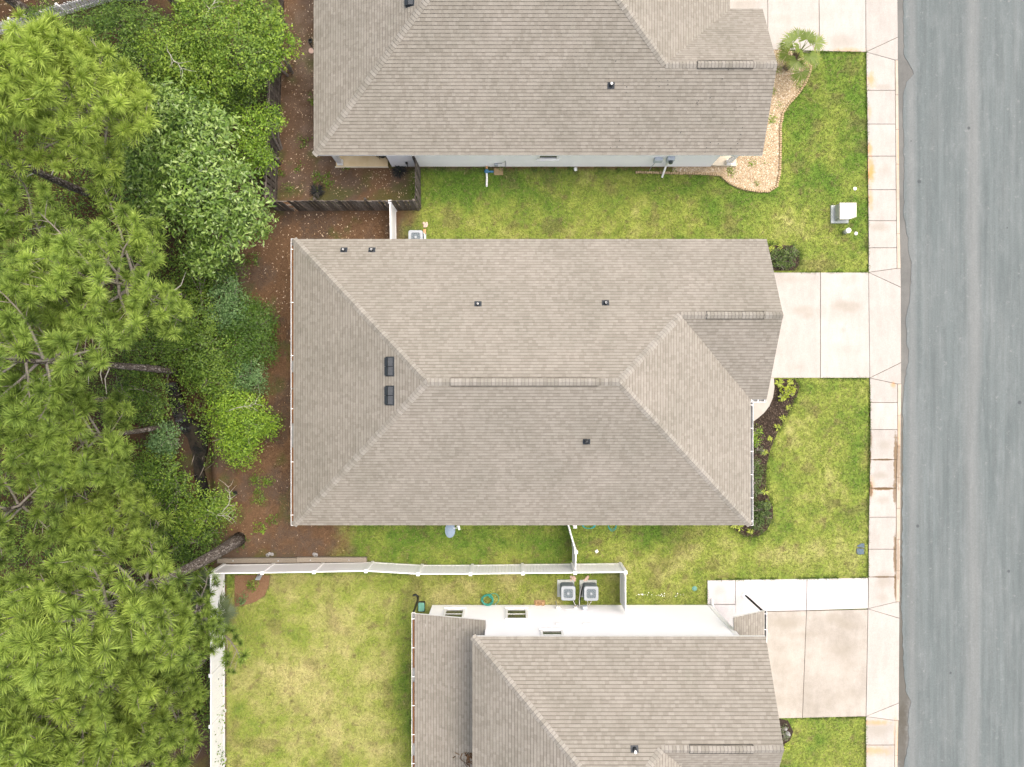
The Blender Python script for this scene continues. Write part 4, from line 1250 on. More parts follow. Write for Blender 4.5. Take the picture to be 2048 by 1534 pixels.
# rear patio slab with its post, and the front stoop
pt_ = wbuild(MB().prism([G2(673, 334), G2(776, 334), G2(776, 230), G2(673, 230)], -.1, .12, .01), 'patio_slab', [M_PORCH], HN)
MB().prism([G2(671, 336), G2(777, 336), G2(777, 333.8), G2(671, 333.8)], -.1, .10).build('slab_edge', M_PORCHE, pt_)
def post(H, x, y, z0, z1, w=.16):
    o = wbuild(MB().box((x, y, (z0 + z1) / 2), (w, w, z1 - z0)), 'porch_post', M_TRIM, H)
    MB().bbox((x, y, z0 + .09), (w + .07, w + .07, .18), .02).build('base', M_TRIM, o)
    MB().bbox((x, y, z1 - .06), (w + .07, w + .07, .10), .02).build('capital', M_TRIM, o)
post(HN, -8.2, 10.55, .12, 3.0, .20)
st_ = wbuild(MB().prism([G2(1409, 332), G2(1471, 334), G2(1471, 300), G2(1409, 300)], -.1, .16, .01), 'stoop', [M_PORCHE], HN)
post(HN, 10.35, 10.55, .16, 3.0, .18)
# wall fittings
mb = wbuild(MB().bbox((7.28, WY - .10, 1.55), (.34, .18, .45), .02), 'meter_box', M_GREYBOX, HN)
MB().lathe([(.10, 0), (.10, .10), (.07, .14)], 14, (7.28, WY - .19, 1.6), Matrix.Rotation(PI/2, 3, 'X')).build('meter_dial', M_GLASS, mb)
MB().tube([(7.28, WY - .10, 1.33), (7.27, WY - .12, .6), (7.2, WY - .5, .02)], .05, 8).build('conduit', M_PVC, mb)
eb = wbuild(MB().bbox((6.75, WY - .08, 1.35), (.38, .15, .42), .02), 'cable_box', M_GREYBOX, HN)
MB().tube([(6.7, WY - .09, 1.15), (6.62, WY - .12, .5), (6.58, WY - .2, .0)], .015, 6).build('cable', M_GREYMET, eb)
sb_ = wbuild(MB().bbox((-.75, WY - .06, .55), (.16, .12, .22), .01), 'disconnect_box', M_ACTOP, HN)
MB().tube([(-.68, WY - .05, .66), (-.5, WY - .07, .8), (-.3, WY - .06, 1.1), (-.3, WY - .06, .2)], .018, 6).build('conduit', M_GREYMET, sb_)
sp_ = wbuild(MB().bbox((-4.95, WY - .04, .75), (.10, .08, .18), .01), 'hose_bib', M_BLACKPL, HN)
MB().tube([(-4.95, WY - .06, .7), (-4.94, WY - .12, .5), (-4.97, WY - .1, .35)], .02, 6).build('spout', M_BLACKPL, sp_)

# ---- lower house
PAR_S = (-1.62, 9.36, 10.42, -10.39, 1, 5.49, 3.64, 5.2)
HS, RS, PS = build_house('two storey white sided house at the bottom with hipped shingle roof and rear shed roof', PAR_S, seed=303)
nG, nF, nV = PS['G'].n, PS['F'].n, PS['V'].n
zgS = 5.2 + PITCH * 3.64; ygS = -10.39 - 3.64
va, vb = RX(1380, zgS), RX(1507, zgS)
lay_caps(RS, (9.36 - 3.64, ygS, zgS), (va, ygS, zgS), nG, nV, 'r'); lay_caps(RS, (10.42, ygS, zgS), (vb, ygS, zgS), nG, nV, 'r')
ridge_vent(RS, (va, ygS, zgS), (vb, ygS, zgS), nG, nV)
pipe_vent(HS, PAR_S, 1269, 1498, .30, .05)
WS = -10.63
siding_wall(HS, (-3.82, WS), (9.45, WS), .05, 5.12, (0, 1), lap=.18) if False else None
siding_wall(HS, (9.45, WS), (-1.15, WS), .05, 5.12, (0, 1), lap=.18)
siding_wall(HS, (-1.15, WS), (-3.82, WS), .05, 2.85, (0, 1), lap=.18)
siding_wall(HS, (-3.82, WS), (-3.82, -20.9), .05, 2.65, (-1, 0)); siding_wall(HS, (-1.15, -21), (-1.15, WS), 2.6, 5.12, (-1, 0))
siding_wall(HS, (9.45, -11.75), (9.45, WS), .05, 5.12, (1, 0)); siding_wall(HS, (10.1, -17.2), (10.1, -11.75), .05, 5.12, (1, 0)); siding_wall(HS, (10.1, -11.75), (9.45, -11.75), .05, 5.12, (0, 1))
siding_wall(HS, (9.06, -21), (9.06, -17.2), .05, 5.12, (1, 0)); siding_wall(HS, (-3.82, -20.95), (9.06, -20.95), .05, 5.12, (0, -1))
gable_end(HS, 10.1, -10.75, -17.3, ygS, 5.12, 7.05)
garage_door(HS, 10.1, -14.6, 4.6, 2.2)
cb = wbuild(MB().box((9.46, WS + .005, 2.58), (.15, .05, 5.08)), 'corner_board', M_TRIM, HS)
ds = wbuild(MB().tube([(9.58, WS - .05, 5.0), (9.58, WS - .03, .5), (9.58, WS + .05, .18), (9.58, WS + .32, .12)], .055, 8), 'downspout', M_WHITE, HS)
window(HS, (.215, WS + .01, 1.5), .82, 1.36, (0, 1)); window(HS, (-2.67, WS + .01, 1.5), .78, 1.3, (0, 1)); window(HS, (1.70, WS + .01, 4.35), .78, .95, (0, 1))
# rear shed roof
shed = Plane((-4.31, 0), (0, 1), (1, 0), [(0, -21.0), (3.17, -21.0)], [(0, -10.23), (3.17, -10.23)], 3.17, 2.7, .285)
sr = roof_deck([shed], HS, 'shed_roof', .13); lay_shingles(sr, [shed], 404, 120)
gutter(HS, (-4.31, -10.2, 2.67), (-4.31, -21.0, 2.67), (1, 0, 0), straw=1, hang=1.25, wd=.15)
# rust brown leaves caught on the shed roof
rs = np.random.default_rng(8); VV = []; TT = []
for _ in range(150):
    v = 3.05 - abs(rs.normal(0, .40)); yy = -16.0 - abs(rs.normal(0, .35))
    if v < .2: continue
    c = shed.pt(yy, v, .03 + rs.uniform(0, .05)); a = rs.uniform(0, 2*PI); L_ = rs.uniform(.05, .14); w_ = rs.uniform(.008, .02)
    d0 = np.array([math.cos(a), math.sin(a), .285 * math.cos(a)]) * L_; d1 = np.array([-math.sin(a), math.cos(a), 0]) * w_
    VV += [c - d0 - d1, c + d0 - d1, c + d0 + d1, c - d0 + d1]; TT += [rs.uniform(0, .6)] * 4
o = obj('leaf_debris', fast_mesh('leaf_debris', np.array(VV), np.arange(len(VV)).reshape(-1, 4), MATS['pine_straw_needle'], {'tone': np.array(TT)})); wl(o, HS); tag(o, kind='stuff')
# entry porch roof
ent = Plane((11.13, 0), (0, 1), (-1, 0), [(0, -12.4), (1.62, -12.4)], [(0, -10.04), (1.62, -10.04)], 1.62, 2.9, .57)
er = roof_deck([ent], HS, 'entry_roof', .13); lay_shingles(er, [ent], 505, 60)
gutter(HS, (11.13, -10.03, 2.88), (11.13, -12.4, 2.88), (-1, 0, 0), straw=0, hang=.7)
wbuild(MB().box((10.95, -11.3, 2.72), (.10, 2.1, .16)), 'entry_beam', M_TRIM, HS); post(HS, 10.9, -12.25, .06, 2.64, .14)
# wall fittings
b1 = wbuild(MB().bbox((3.42, WS + .10, .75), (.22, .16, .28), .02), 'disconnect_box', M_GREYBOX, HS)
MB().tube([(3.5, WS + .1, .62), (3.62, WS + .2, .35), (3.5, WS + .45, .12)], .015, 6).build('conduit', M_PVC, b1)
b2 = wbuild(MB().bbox((3.0, WS + .07, .62), (.13, .10, .18), .01), 'outlet_box', M_PVC, HS)
MB().bbox((3.0, WS + .13, .62), (.07, .02, .09), .005).build('cover', M_TANBOX, b2)
b3 = wbuild(MB().bbox((2.18, WS + .07, .66), (.18, .12, .14), .01), 'hose_bib_box', M_PVC, HS)
MB().tube([(2.1, WS + .08, .65), (2.12, WS + .14, .4), (2.1, WS + .2, .02)], .018, 6).build('pipe', M_GREYMET, b3)
MB().tube([(2.28, WS + .06, .72), (2.5, WS + .05, .95), (2.75, WS + .05, .85), (2.95, WS + .06, .68)], .012, 6).build('conduit', M_PVC, b3)
for x in (2.1, 3.3):
    v_ = wbuild(MB().bbox((x, WS + .05, 2.95), (.34, .06, .10), .01), 'soffit_vent', M_TRIM, HS)
# black drain pipe hanging from the rear gutter corner
dp_ = wbuild(MB().tube([(-4.42, -10.28, 2.55), (-4.45, -10.30, 1.4), (-4.48, -10.28, .35), (-4.5, -10.20, .10), (-4.62, -10.12, .06), (-4.74, -10.16, .05)], .05, 8), 'drain_pipe', M_BLACKPL, HS)
# seed specks on the upper roof
sv = []; 
rs = np.random.default_rng(12)
for _ in range(60):
    px, py = rs.uniform(1215, 1510), rs.uniform(120, 305); p, n_ = roof_pt(PAR_N, px, py); a = rs.uniform(0, 2*PI); s = rs.uniform(.012, .035)
    q = p + n_ * .022; e1 = Vector((math.cos(a), math.sin(a), 0)) * s; e2 = Vector((-math.sin(a), math.cos(a), 0)) * s * .8
    sv += [q - e1, q - e2, q + e1, q + e2]
o = obj('seed_specks', fast_mesh('seed_specks', np.array([tuple(v) for v in sv]), np.arange(len(sv)).reshape(-1, 4), M_BLACKPL)); wl(o, HN); tag(o, kind='stuff')
# ------------------------------------------------------------------ fences
FH = 1.70
def vinyl_fence(label, pts, h=FH, boards_out=1, rails=True, first=True, last=True, skip_panels=()):
    p0 = Vector((pts[0][0], pts[0][1], 0))
    F_ = thing('vinyl_fence', label, 'fence', p0)
    pm = MB().box((0, 0, h/2 + .02), (.127, .127, h + .04)).mesh('post', M_WHITE)
    cb_ = MB(); cb_.idx([(-.078,-.078,h+.04),(.078,-.078,h+.04),(.078,.078,h+.04),(-.078,.078,h+.04),(-.078,-.078,h+.065),(.078,-.078,h+.065),(.078,.078,h+.065),(-.078,.078,h+.065),(0,0,h+.12)],
                  [(3,2,1,0),(0,1,5,4),(1,2,6,5),(2,3,7,6),(3,0,4,7),(4,5,8),(5,6,8),(6,7,8),(7,4,8)])
    cmesh = cb_.mesh('cap', M_WHITE)
    for k, q in enumerate(pts):
        if (k == 0 and not first) or (k == len(pts) - 1 and not last): continue
        a = math.atan2(pts[min(k+1, len(pts)-1)][1] - pts[max(k-1, 0)][1], pts[min(k+1, len(pts)-1)][0] - pts[max(k-1, 0)][0])
        po = obj('post', pm, F_, Vector((q[0], q[1], 0)) - p0, (0, 0, a)); obj('cap', cmesh, po)
    for k in range(len(pts) - 1):
        if k in skip_panels: continue
        vinyl_panel(F_, Vector((*pts[k], 0)) - p0, Vector((*pts[k+1], 0)) - p0, h)
    return F_
def vinyl_panel(F_, a, b, h, name='panel'):
    d = b - a; L_ = d.length; ang = math.atan2(d.y, d.x)
    x0, x1 = .064, L_ - .064
    mb = MB().bbox(((x0 + x1)/2, 0, h - .045), (x1 - x0, .055, .09), .008).box(((x0 + x1)/2, 0, .12), (x1 - x0, .05, .14))
    pn = obj(name, mb.mesh(name, M_WHITE), F_, a, (0, 0, ang))
    n = max(1, round((x1 - x0) / .152)); w = (x1 - x0) / n
    bm = MB().bbox((0, 0, 0), (h - .28, w - .006, .022), .006, M=Matrix(((0,0,1),(0,1,0),(1,0,0)))) if False else MB().box((0, 0, 0), (w - .007, .024, h - .28))
    me = bm.mesh('board', M_WHITE)
    for i in range(n):
        obj('board', me, pn, (x0 + w * (i + .5), 0, .19 + (h - .28)/2))
    return pn

tops = [(421, 1147), (524.5, 1145.7), (628, 1144), (732, 1142), (836, 1148), (941, 1148), (1045.5, 1146.5), (1150, 1145.6), (1251, 1144.3)]
sp = [G2(x, y, FH) for x, y in tops]
sp[0] = (-13.79, sp[0][1])
vinyl_fence('long white vinyl fence between the middle and the lower house', sp)
ws = [(-13.79 + .004 * i, sp[0][1] - 2.33 * i) for i in range(6)]
vinyl_fence('white vinyl fence along the wooded left edge of the backyard', ws, first=False)
ex = sp[-1][0]
vinyl_fence('short white fence closing the condenser yard against the lower house', [(ex, sp[-1][1]), (ex + .01, -10.55)], first=False, last=False)
gp_ = G2(1152, 1104, FH)
gf = vinyl_fence('short white fence panel and gate beside the middle house', [(sp[7][0] + .02, sp[7][1] + .07), gp_, (G2(1150, 1053, FH)[0], G2(1150, 1053, FH)[1])], first=False, skip_panels=(1,))
a = Vector((gp_[0], gp_[1], 0)) - Vector(gf.location); b = Vector((*G2(1136, 1046, FH), 0)) - Vector(gf.location)
gt = vinyl_panel(gf, a, b, FH - .04, 'gate')
MB().box((.95, -.04, 1.0), (.14, .03, .05)).build('latch', M_BLACKPL, gt)
MB().box((.10, -.04, 1.3), (.12, .03, .10)).box((.10, -.04, .4), (.12, .03, .10)).build('hinge', M_BLACKPL, gt)
vinyl_fence('short white fence panel between the wooden fence and the middle house', [G2(780, 404, FH), (G2(780, 404, FH)[0] + .03, 6.02)], last=False)
def picket_fence(label, a, b, h=.95):
    p0 = Vector((*a, 0)); d = Vector((*b, 0)) - p0; L_ = d.length; ang = math.atan2(d.y, d.x); t = d.normalized()
    F_ = thing('picket_fence', label, 'fence', p0)
    mb = MB(); w = .045
    prof = [(-w, .05), (w, .05), (w, h - .09), (0, h), (-w, h - .09)]; n = 5
    mb.idx([(x, -.009, z) for x, z in prof] + [(x, .009, z) for x, z in prof], [tuple(range(n)), tuple(range(2*n-1, n-1, -1))] + [(i, n + i, n + (i+1) % n, (i+1) % n) for i in range(n)])
    me = mb.mesh('picket', M_WHITE); rp = random.Random(3); s = .05
    while s < L_:
        o = obj('picket', me, F_, t * s, (rp.gauss(0, .015), rp.gauss(0, .02), ang)); o.scale.z = rp.uniform(.92, 1.05); s += .125
    for z in (.25, .70): MB().box(d / 2 + Vector((0, 0, z)) + Vector((-t.y, t.x, 0)) * .035, (L_, .04, .08), ang).build('rail', M_WHITE, F_)
    for k in range(4): MB().box(t * (L_ * k / 3) + Vector((-t.y, t.x, 0)) * .09 + Vector((0, 0, .45)), (.09, .09, .9), ang).build('post', M_WHITE, F_)
picket_fence('white picket fence half hidden by leaves in the far upper left', G2(-50, 86), G2(228, 2))

def wood_fence(label, pts, h=1.95, seed=1, side=1, gappy=0.02):
    r = random.Random(seed); p0 = Vector((*pts[0], 0))
    F_ = thing('wooden_fence', label, 'fence', p0)
    pw = .140; c = .03
    meshes = []
    for hh in (h, h - .03, h + .02):
        mb = MB(); y = .010
        prof = [(-pw/2, 0), (pw/2, 0), (pw/2, hh - c), (pw/2 - c, hh), (-pw/2 + c, hh), (-pw/2, hh - c)]
        A = [(x, -y, z) for x, z in prof]; B_ = [(x, y, z) for x, z in prof]; n = 6
        mb.idx(A + B_, [tuple(range(n)), tuple(range(2*n-1, n-1, -1))] + [(i, n + i, n + (i+1) % n, (i+1) % n) for i in range(n)])
        meshes.append(mb.mesh('picket', M_PICK))
    for k in range(len(pts) - 1):
        a, b = Vector((*pts[k], 0)), Vector((*pts[k+1], 0)); d = b - a; L_ = d.length; t = d.normalized(); nrm = Vector((-t.y, t.x, 0)) * side
        ang = math.atan2(t.y, t.x)
        s = .02
        while s < L_ - .07:
            if r.random() > gappy:
                o = obj('picket', r.choice(meshes), F_, a + t * (s + pw/2) + nrm * .03 - p0, (r.gauss(0, .012), r.gauss(0, .016), ang + r.gauss(0, .03)))
            s += pw + r.uniform(.012, .038)
        for z in (.35, 1.0, h - .22):
            M = Matrix.Rotation(ang, 3, 'Z')
            MB().box((a + b) / 2 + Vector((0, 0, z)) - p0, (L_, .04, .09), M=M).build('rail', M_PICK, F_)
        np_ = max(1, round(L_ / 2.4))
        for i in range(np_ + (1 if k == len(pts) - 2 else 0)):
            MB().box((0, 0, h/2), (.09, .09, h)).build('post', M_PICK, F_, a + t * (L_ * i / np_) - nrm * .07 - p0, (0, 0, ang))
    return F_
WH = 1.95
wood_fence('weathered grey picket fence round the brown yard of the upper house', [G2(545, -90, WH), G2(527.5, 400.5, WH), G2(830, 399.5, WH), (G2(830, 399.5, WH)[0] - .02, 10.3)], WH, 6, -1)

# ------------------------------------------------------------------ things standing about
def rsq(s, r, n=4):
    out = []
    for cx, cy, a0 in ((s - r, s - r, 0), (-s + r, s - r, 90), (-s + r, -s + r, 180), (s - r, -s + r, 270)):
        for i in range(n + 1):
            a = math.radians(a0 + 90 * i / n); out.append((cx + r * math.cos(a), cy + r * math.sin(a)))
    return out
def condenser(label, px, py, s=.34, h=.84, pad_off=(0, 0), rz=0.0, group=None):
    p = G(px, py, h)
    A = thing('air_conditioner', label, 'air conditioner', (p.x, p.y, 0), rz)
    MB().prism([(x * 1.0 + pad_off[0], y + pad_off[1]) for x, y in rsq(s + .07, .02)], .0, .07, .01).build('pad', M_PAD, A)
    mb = MB(); z = .07
    while z < h - .08:                                   # stack of louvres
        mb.prism(rsq(s - .012, .09), z, z + .022); mb.prism(rsq(s - .03, .08), z + .022, z + .036); z += .036
    mb.build('louvred_case', M_ACSIDE, A)
    # top plate with a round opening
    tp = MB(); out = rsq(s, .10, 8); R_ = s * .78; n = len(out)
    inn = []
    for x, y in out:
        a = math.atan2(y, x); inn.append((R_ * math.cos(a), R_ * math.sin(a)))
    Vt = [(x, y, h) for x, y in inset(out, .02)] + [(x, y, h) for x, y in inn] + [(x, y, h - .03) for x, y in out] + [(x, y, h - .05) for x, y in inn] + [(x, y, h - .09) for x, y in out]
    Ft = []
    for i in range(n):
        j = (i + 1) % n
        Ft += [(i, j, n + j, n + i), (2*n + i, 2*n + j, j, i), (n + i, n + j, 3*n + j, 3*n + i), (4*n + i, 4*n + j, 2*n + j, 2*n + i)]
    tp.idx(Vt, Ft); tp.build('top_plate', M_ACTOP, A)
    MB().lathe([(R_, h - .20), (R_, h - .19)], 24).build('fan_well', M_ACDARK, A)
    fb = MB()
    for k in range(3):
        a = 2*PI*k/3 + .4
        for q in range(1):
            c, s_ = math.cos(a), math.sin(a); c2, s2 = math.cos(a + .55), math.sin(a + .55)
            fb.face([(c*.07, s_*.07, h - .13), (c*R_*.92, s_*R_*.92, h - .14), (c2*R_*.92, s2*R_*.92, h - .10), (c2*.07, s2*.07, h - .10)])
    fb.build('fan', M_FANBL, A)
    gr = MB()
    for k in range(12):
        a = 2*PI*k/12
        gr.tube([(math.cos(a)*.06, math.sin(a)*.06, h + .012), (math.cos(a)*(R_ + .01), math.sin(a)*(R_ + .01), h + .004)], .0045, 4, False)
    for rr_ in (R_ * .78,):
        gr.tube([(rr_*math.cos(2*PI*i/24), rr_*math.sin(2*PI*i/24), h + .008) for i in range(25)], .004, 4, False)
    gr.build('grille', M_ACTOP, A)
    MB().lathe([(.06, h + .01), (.06, h + .03), (.045, h + .04)], 16).build('hub', M_ACTOP, A)
    return A
ac1 = condenser('left of the two grey condensers behind the lower house wall', 1136.5, 1187, pad_off=(-.06, .03))
ac2 = condenser('right of the two grey condensers behind the lower house wall', 1182.5, 1187.5, pad_off=(-.07, .03))
MB().tube([(.25, -.3, .2), (.33, -.5, .12), (.38, -.75, .2)], .03, 6).build('refrigerant_line', M_BLACKPL, ac1)
MB().tube([(.30, -.3, .3), (.30, -.55, .25), (.42, -.78, .35)], .018, 6).build('conduit', M_PVC, ac1)
MB().tube([(-.36, .2, .2), (-.40, -.2, .08), (-.46, -.5, .1), (-.52, -.78, .2)], .03, 6).build('refrigerant_line', M_BLACKPL, ac2)
MB().tube([(-.38, .25, .3), (-.44, -.1, .12), (-.5, -.45, .15), (-.5, -.8, .35)], .02, 6).build('conduit', M_PVC, ac2)
MB().tube([(.05, -.34, .5), (.08, -.55, .2), (-.1, -.75, .3), (-.2, -.8, .45)], .012, 6).build('cable', M_PVC, ac2)
ac3 = condenser('single grey condenser half under the eave of the middle house', 831, 474.5, h=.84)
MB().tube([(.30, .35, .12), (.36, .2, .25), (.38, -.1, .3), (.38, -.5, .3)], .03, 6).build('refrigerant_line', M_PVC, ac3)
MB().bbox((.34, .42, .10), (.13, .22, .1), .02).build('line_cover', M_COPPER, ac3)
for i, (px, py, w_, h_) in enumerate(((850, 450, .22, .30), (1146, 1156, .26, .2), (1172, 1157, .18, .2))):
    rk = MB(); r_ = random.Random(i)
    for k in range(7):
        q = (r_.uniform(-w_, w_) * .5, r_.uniform(-h_, h_) * .5, .02); rk.lathe([(.05, 0), (.07, .03), (.03, .06)], 6, q)
    tag(rk.build('splash_stone', M_PINK, None, G(px, py)), ['pinkish broken stone beside the single condenser', 'pale stone heap above the left condenser of the pair', 'pale stone heap above the right condenser of the pair'][i], 'stone')

# satellite dish
def dish():
    c = G(898, 1060, 2.35)
    D = thing('satellite_dish', 'blue grey satellite dish on an arm at the middle house eave', 'satellite dish', c)
    n = Vector((.80, .10, .59)).normalized(); e2 = Vector((-.18, .98, .08)); e2 = (e2 - n * e2.dot(n)).normalized(); e1 = e2.cross(n)
    mb = MB(); K = 24; rings = 5
    P = []
    for j in range(rings + 1):
        f = j / rings
        for k in range(K):
            a = 2*PI*k/K; q = e1 * (.33 * f * math.cos(a)) + e2 * (.34 * f * math.sin(a)) + n * (.07 * f * f)
            P.append(q)
    Fs = [(j*K + k, j*K + (k+1) % K, (j+1)*K + (k+1) % K, (j+1)*K + k) for j in range(rings) for k in range(K)]
    Bk = [q - n * .015 for q in P]
    mb.idx(P, Fs); mb.idx(Bk, [f[::-1] for f in Fs]); mb.tube([P[rings*K + k % K] for k in range(K + 1)], .012, 5, False)
    mb.build('reflector', M_DISH, D, smooth=True)
    low = -e1 * .0 + n * .02
    arm_end = n * .42 + e1 * .20 + e2 * .05
    MB().tube([e1 * .26, e1 * .28 + n * .22, arm_end], .016, 6).build('arm', M_PVC, D)
    M = Matrix((e1, e2, n)).transposed()
    l_ = MB().bbox(arm_end + n * .02, (.08, .20, .07), .02, M=M).box(arm_end + e2 * .06 - n * .03, (.05, .05, .10), M=M); l_.build('receiver', M_PVC, D)
    MB().tube([-n * .02, -n * .10, Vector((-.08, .30, -.5)), Vector((-.05, .72, -.9))], .025, 8).build('mast', M_GREYMET, D)
    MB().bbox((-.05, .71, -.9), (.16, .04, .22), .01).build('wall_foot', M_GREYMET, D)
dish()

# pad mounted transformer
def transformer():
    x0, x1, y0, y1 = 15.47, 16.24, 7.76, 8.52; h = .64
    T = thing('transformer', 'pale green metal utility transformer on a concrete pad in the lawn', 'transformer', ((x0 + x1)/2, (y0 + y1)/2, 0))
    c = Vector(T.location)
    MB().prism([(x0 - .19 - c.x, y0 - .08 - c.y), (x1 - .12 - c.x, y0 - .08 - c.y), (x1 - .12 - c.x, y1 + .02 - c.y), (x0 - .19 - c.x, y1 + .02 - c.y)], -.05, .09, .015).build('pad', M_PAD, T)
    a, b_, w_ = (x1 - x0)/2, (y1 - y0)/2, .04
    MB().prism([(-a, -b_), (a, -b_ + .12), (a, b_), (-a, b_)], .09, h - .03, .01).build('cabinet', M_TRANS, T)
    hood = MB().prism([(-a - .015, -b_ - .015), (.05, -b_ - .015), (a + .015, -b_ + .10), (a + .015, b_ + .015), (-a - .015, b_ + .015)], h - .06, h, .02)
    hd = hood.build('hood', M_TRANS2, T)
    MB().box((.02, .05, h + .004), (.014, 2 * b_ - .06, .008)).build('hood_seam', M_TRANS, hd)
    MB().box((-a - .02, 0, .34), (.02, 2 * b_ - .12, .42)).build('door', M_TRANS, T)
    MB().bbox((-a - .04, -b_ + .12, .40), (.03, .08, .10), .01).build('latch', M_GREYMET, T)
transformer()
ped = thing('utility_pedestal', 'pale green cylinder pedestal with white cap below the transformer', 'pedestal', G(1688, 465))
MB().lathe([(.105, 0), (.105, .42)], 18).build('tube', M_TRANS, ped, smooth=True); MB().lathe([(.125, .42), (.125, .50), (.09, .53)], 18).build('cap', M_PVC, ped)
for (px, py, lb, hole) in ((1711.5, 467, 'white round cleanout cap right of the pedestal', False), (1709.5, 377.5, 'white round cleanout cap with dark centre above the transformer', True)):
    cc = thing('cleanout_cap', lb, 'cap', G(px, py))
    MB().lathe([(.085, -.05), (.085, .03), (.07, .045)], 16).build('cap', M_PVC, cc)
    (MB().lathe([(.02, .045), (.02, .06)], 8) if hole else MB().bbox((0, 0, .055), (.04, .04, .02), .004)).build('plug', M_BLACKPL if hole else M_PVC, cc)
# water meter lids
for i, (px, py, lb) in enumerate(((1721, 1091, 'upper pointed blue black water meter lid near the sidewalk'), (1720.5, 1102.5, 'lower rounded blue black water meter lid near the sidewalk'))):
    m_ = thing('meter_lid', lb, 'meter lid', G(px, py))
    if i == 0: poly = [(-.17, -.06), (.17, -.11), (.17, .10), (.02, .10), (-.17, -.01)]
    else: poly = [(-.17, -.10), (-.10, -.15), (.17, -.14), (.18, .12), (-.15, .14), (-.18, .05)]
    MB().prism([(x * 1.12, y * 1.12) for x, y in poly], -.05, .012).build('rim', M_BLACKPL, m_)
    MB().prism(poly, -.02, .028, .006).build('lid', M_METLID, m_)
tl = thing('irrigation_lid', 'small teal round lid in the lawn left of the white walk', 'lid', G(1389, 1177))
MB().lathe([(.10, -.03), (.10, .035), (.085, .045)], 16).build('lid', M_TEAL, tl); MB().lathe([(.12, -.03), (.12, .02)], 16).build('rim', M_GREENPL, tl)
# green valve box behind the lower house
vb_ = thing('valve_box', 'green rectangular lidded box on the grass behind the lower house', 'box', G(843.5, 1212))
MB().prism(rsq(.2, .05), -.02, .14).build('rim', M_BLACKPL, vb_).scale = (.85, 1.2, 1); MB().prism(rsq(.17, .05), .10, .19, .012).build('lid', M_GREENPL, vb_).scale = (.85, 1.22, 1)
# hose coil against the wall
hc = thing('garden_hose', 'teal garden hose coiled against the lower house wall', 'hose', (-1.18, -10.34, 0))
hm = MB(); pts_ = []
hr = random.Random(2)
for i in range(150):
    a = i * 2*PI/24; R_ = .26 + .035 * math.sin(i * .37); pts_.append((R_ * math.cos(a), R_ * math.sin(a) * .85, .05 + i * .0016 + .012 * math.sin(i * .9)))
hm.tube(pts_, .017, 6)
hm.tube([(.30 + .25 * math.cos(t), .02 + .26 * math.sin(t), .05) for t in np.linspace(2.6, -1.6, 14)], .015, 6)
hm.build('coil', M_HOSE, hc)
MB().lathe([(.022, 0), (.022, .1), (.03, .12)], 8, (.40, -.22, .02)).build('nozzle', M_GREYMET, hc)
h2 = MB(); loops = []
for i in range(70):
    a = i * .30; loops.append(G(1176 + 13 * math.cos(a) + .05 * i, 1048 + 9 * math.sin(a), .03 + .0002 * i))
h2.tube(loops, .014, 5)
h2o = h2.build('garden_hose', M_HOSE2); tag(h2o, 'turquoise garden hose looped under the middle house eave next to the gate', 'hose')
h2 = MB()
h2b = [G(1224 + 8 * math.cos(i * .33) + .02 * i, 1050 + 12 * math.sin(i * .33) * (1 if i > 20 else .7), .03) for i in range(48)]
h2.tube(h2b, .014, 5)
tag(h2.build('garden_hose', M_HOSE2), 'smaller turquoise hose loops under the middle house eave right of the other', 'hose')
# crumpled paper bag
bg = thing('paper_bag', 'crumpled brown paper bag by the lower house wall', 'bag', G(1079, 1206))
bm_ = MB(); r_ = random.Random(9)
nx_, ny_ = 7, 5; P_ = []
for j in range(ny_ + 1):
    for i in range(nx_ + 1):
        edge_ = (i in (0, nx_)) or (j in (0, ny_)); P_.append(((i / nx_ - .5) * .52 + r_.uniform(-.02, .02), (j / ny_ - .5) * .30 + r_.uniform(-.02, .02), .01 if edge_ else .12 + r_.uniform(-.05, .06)))
bm_.idx(P_, [(j*(nx_+1)+i, j*(nx_+1)+i+1, (j+1)*(nx_+1)+i+1, (j+1)*(nx_+1)+i) for j in range(ny_) for i in range(nx_)])
bm_.build('bag_body', M_BAG, bg); MB().bbox((.15, -.02, .15), (.10, .26, .05), .02, .3).build('folded_flap', M_BAG, bg)
# backflow valve beside the upper house
bv = thing('backflow_valve', 'blue valve on rusty and white pipes in the side lawn', 'valve', G(973.5, 344))
MB().lathe([(.05, .05), (.11, .08), (.11, .16), (.06, .20), (.05, .26)], 10).build('valve_body', M_BLUE, bv)
MB().box((.20, -.02, .12), (.26, .08, .08)).build('valve_handle', M_BLUE, bv)
MB().tube([(0, .10, .14), (0, .27, .12), (0, .30, .0)], .055, 8).build('rusty_pipe', M_COPPER, bv)
MB().tube([(0, -.1, .12), (.01, -.30, .10), (0, -.66, .09), (0, -.68, .02)], .05, 8).build('white_pipe', M_PVC, bv)
tag(MB().prism([(x * 1.15, y * .9) for x, y in rsq(.19, .03)], -.02, .05, .012).build('ground_box', M_TANBOX, None, G(997, 343.5)), 'tan rectangular valve lid beside the blue valve', 'lid')
tag(MB().lathe([(.03, 0), (.10, .02), (.09, .09), (.04, .12)], 8).build('plastic_cone', M_PVC, None, G(1151, 339)), 'small white plastic cap at the foot of the upper house wall', 'cap')
tag(MB().bbox((0, 0, .06), (.15, .13, .12), .03, .6).build('white_block', M_PVC, None, G(1193, 1102)), 'small white block on the grass beside the white gate', 'block')
tag(MB().lathe([(.13, 0), (.14, .03), (.12, .045)], 18).build('stepping_stone', M_PINK, None, G(623, 102)), 'round pink stepping stone by the upper house eave', 'stone')
pk = thing('plant_pot', 'small black empty plant pot on the straw by the ditch', 'pot', G(472, 985))
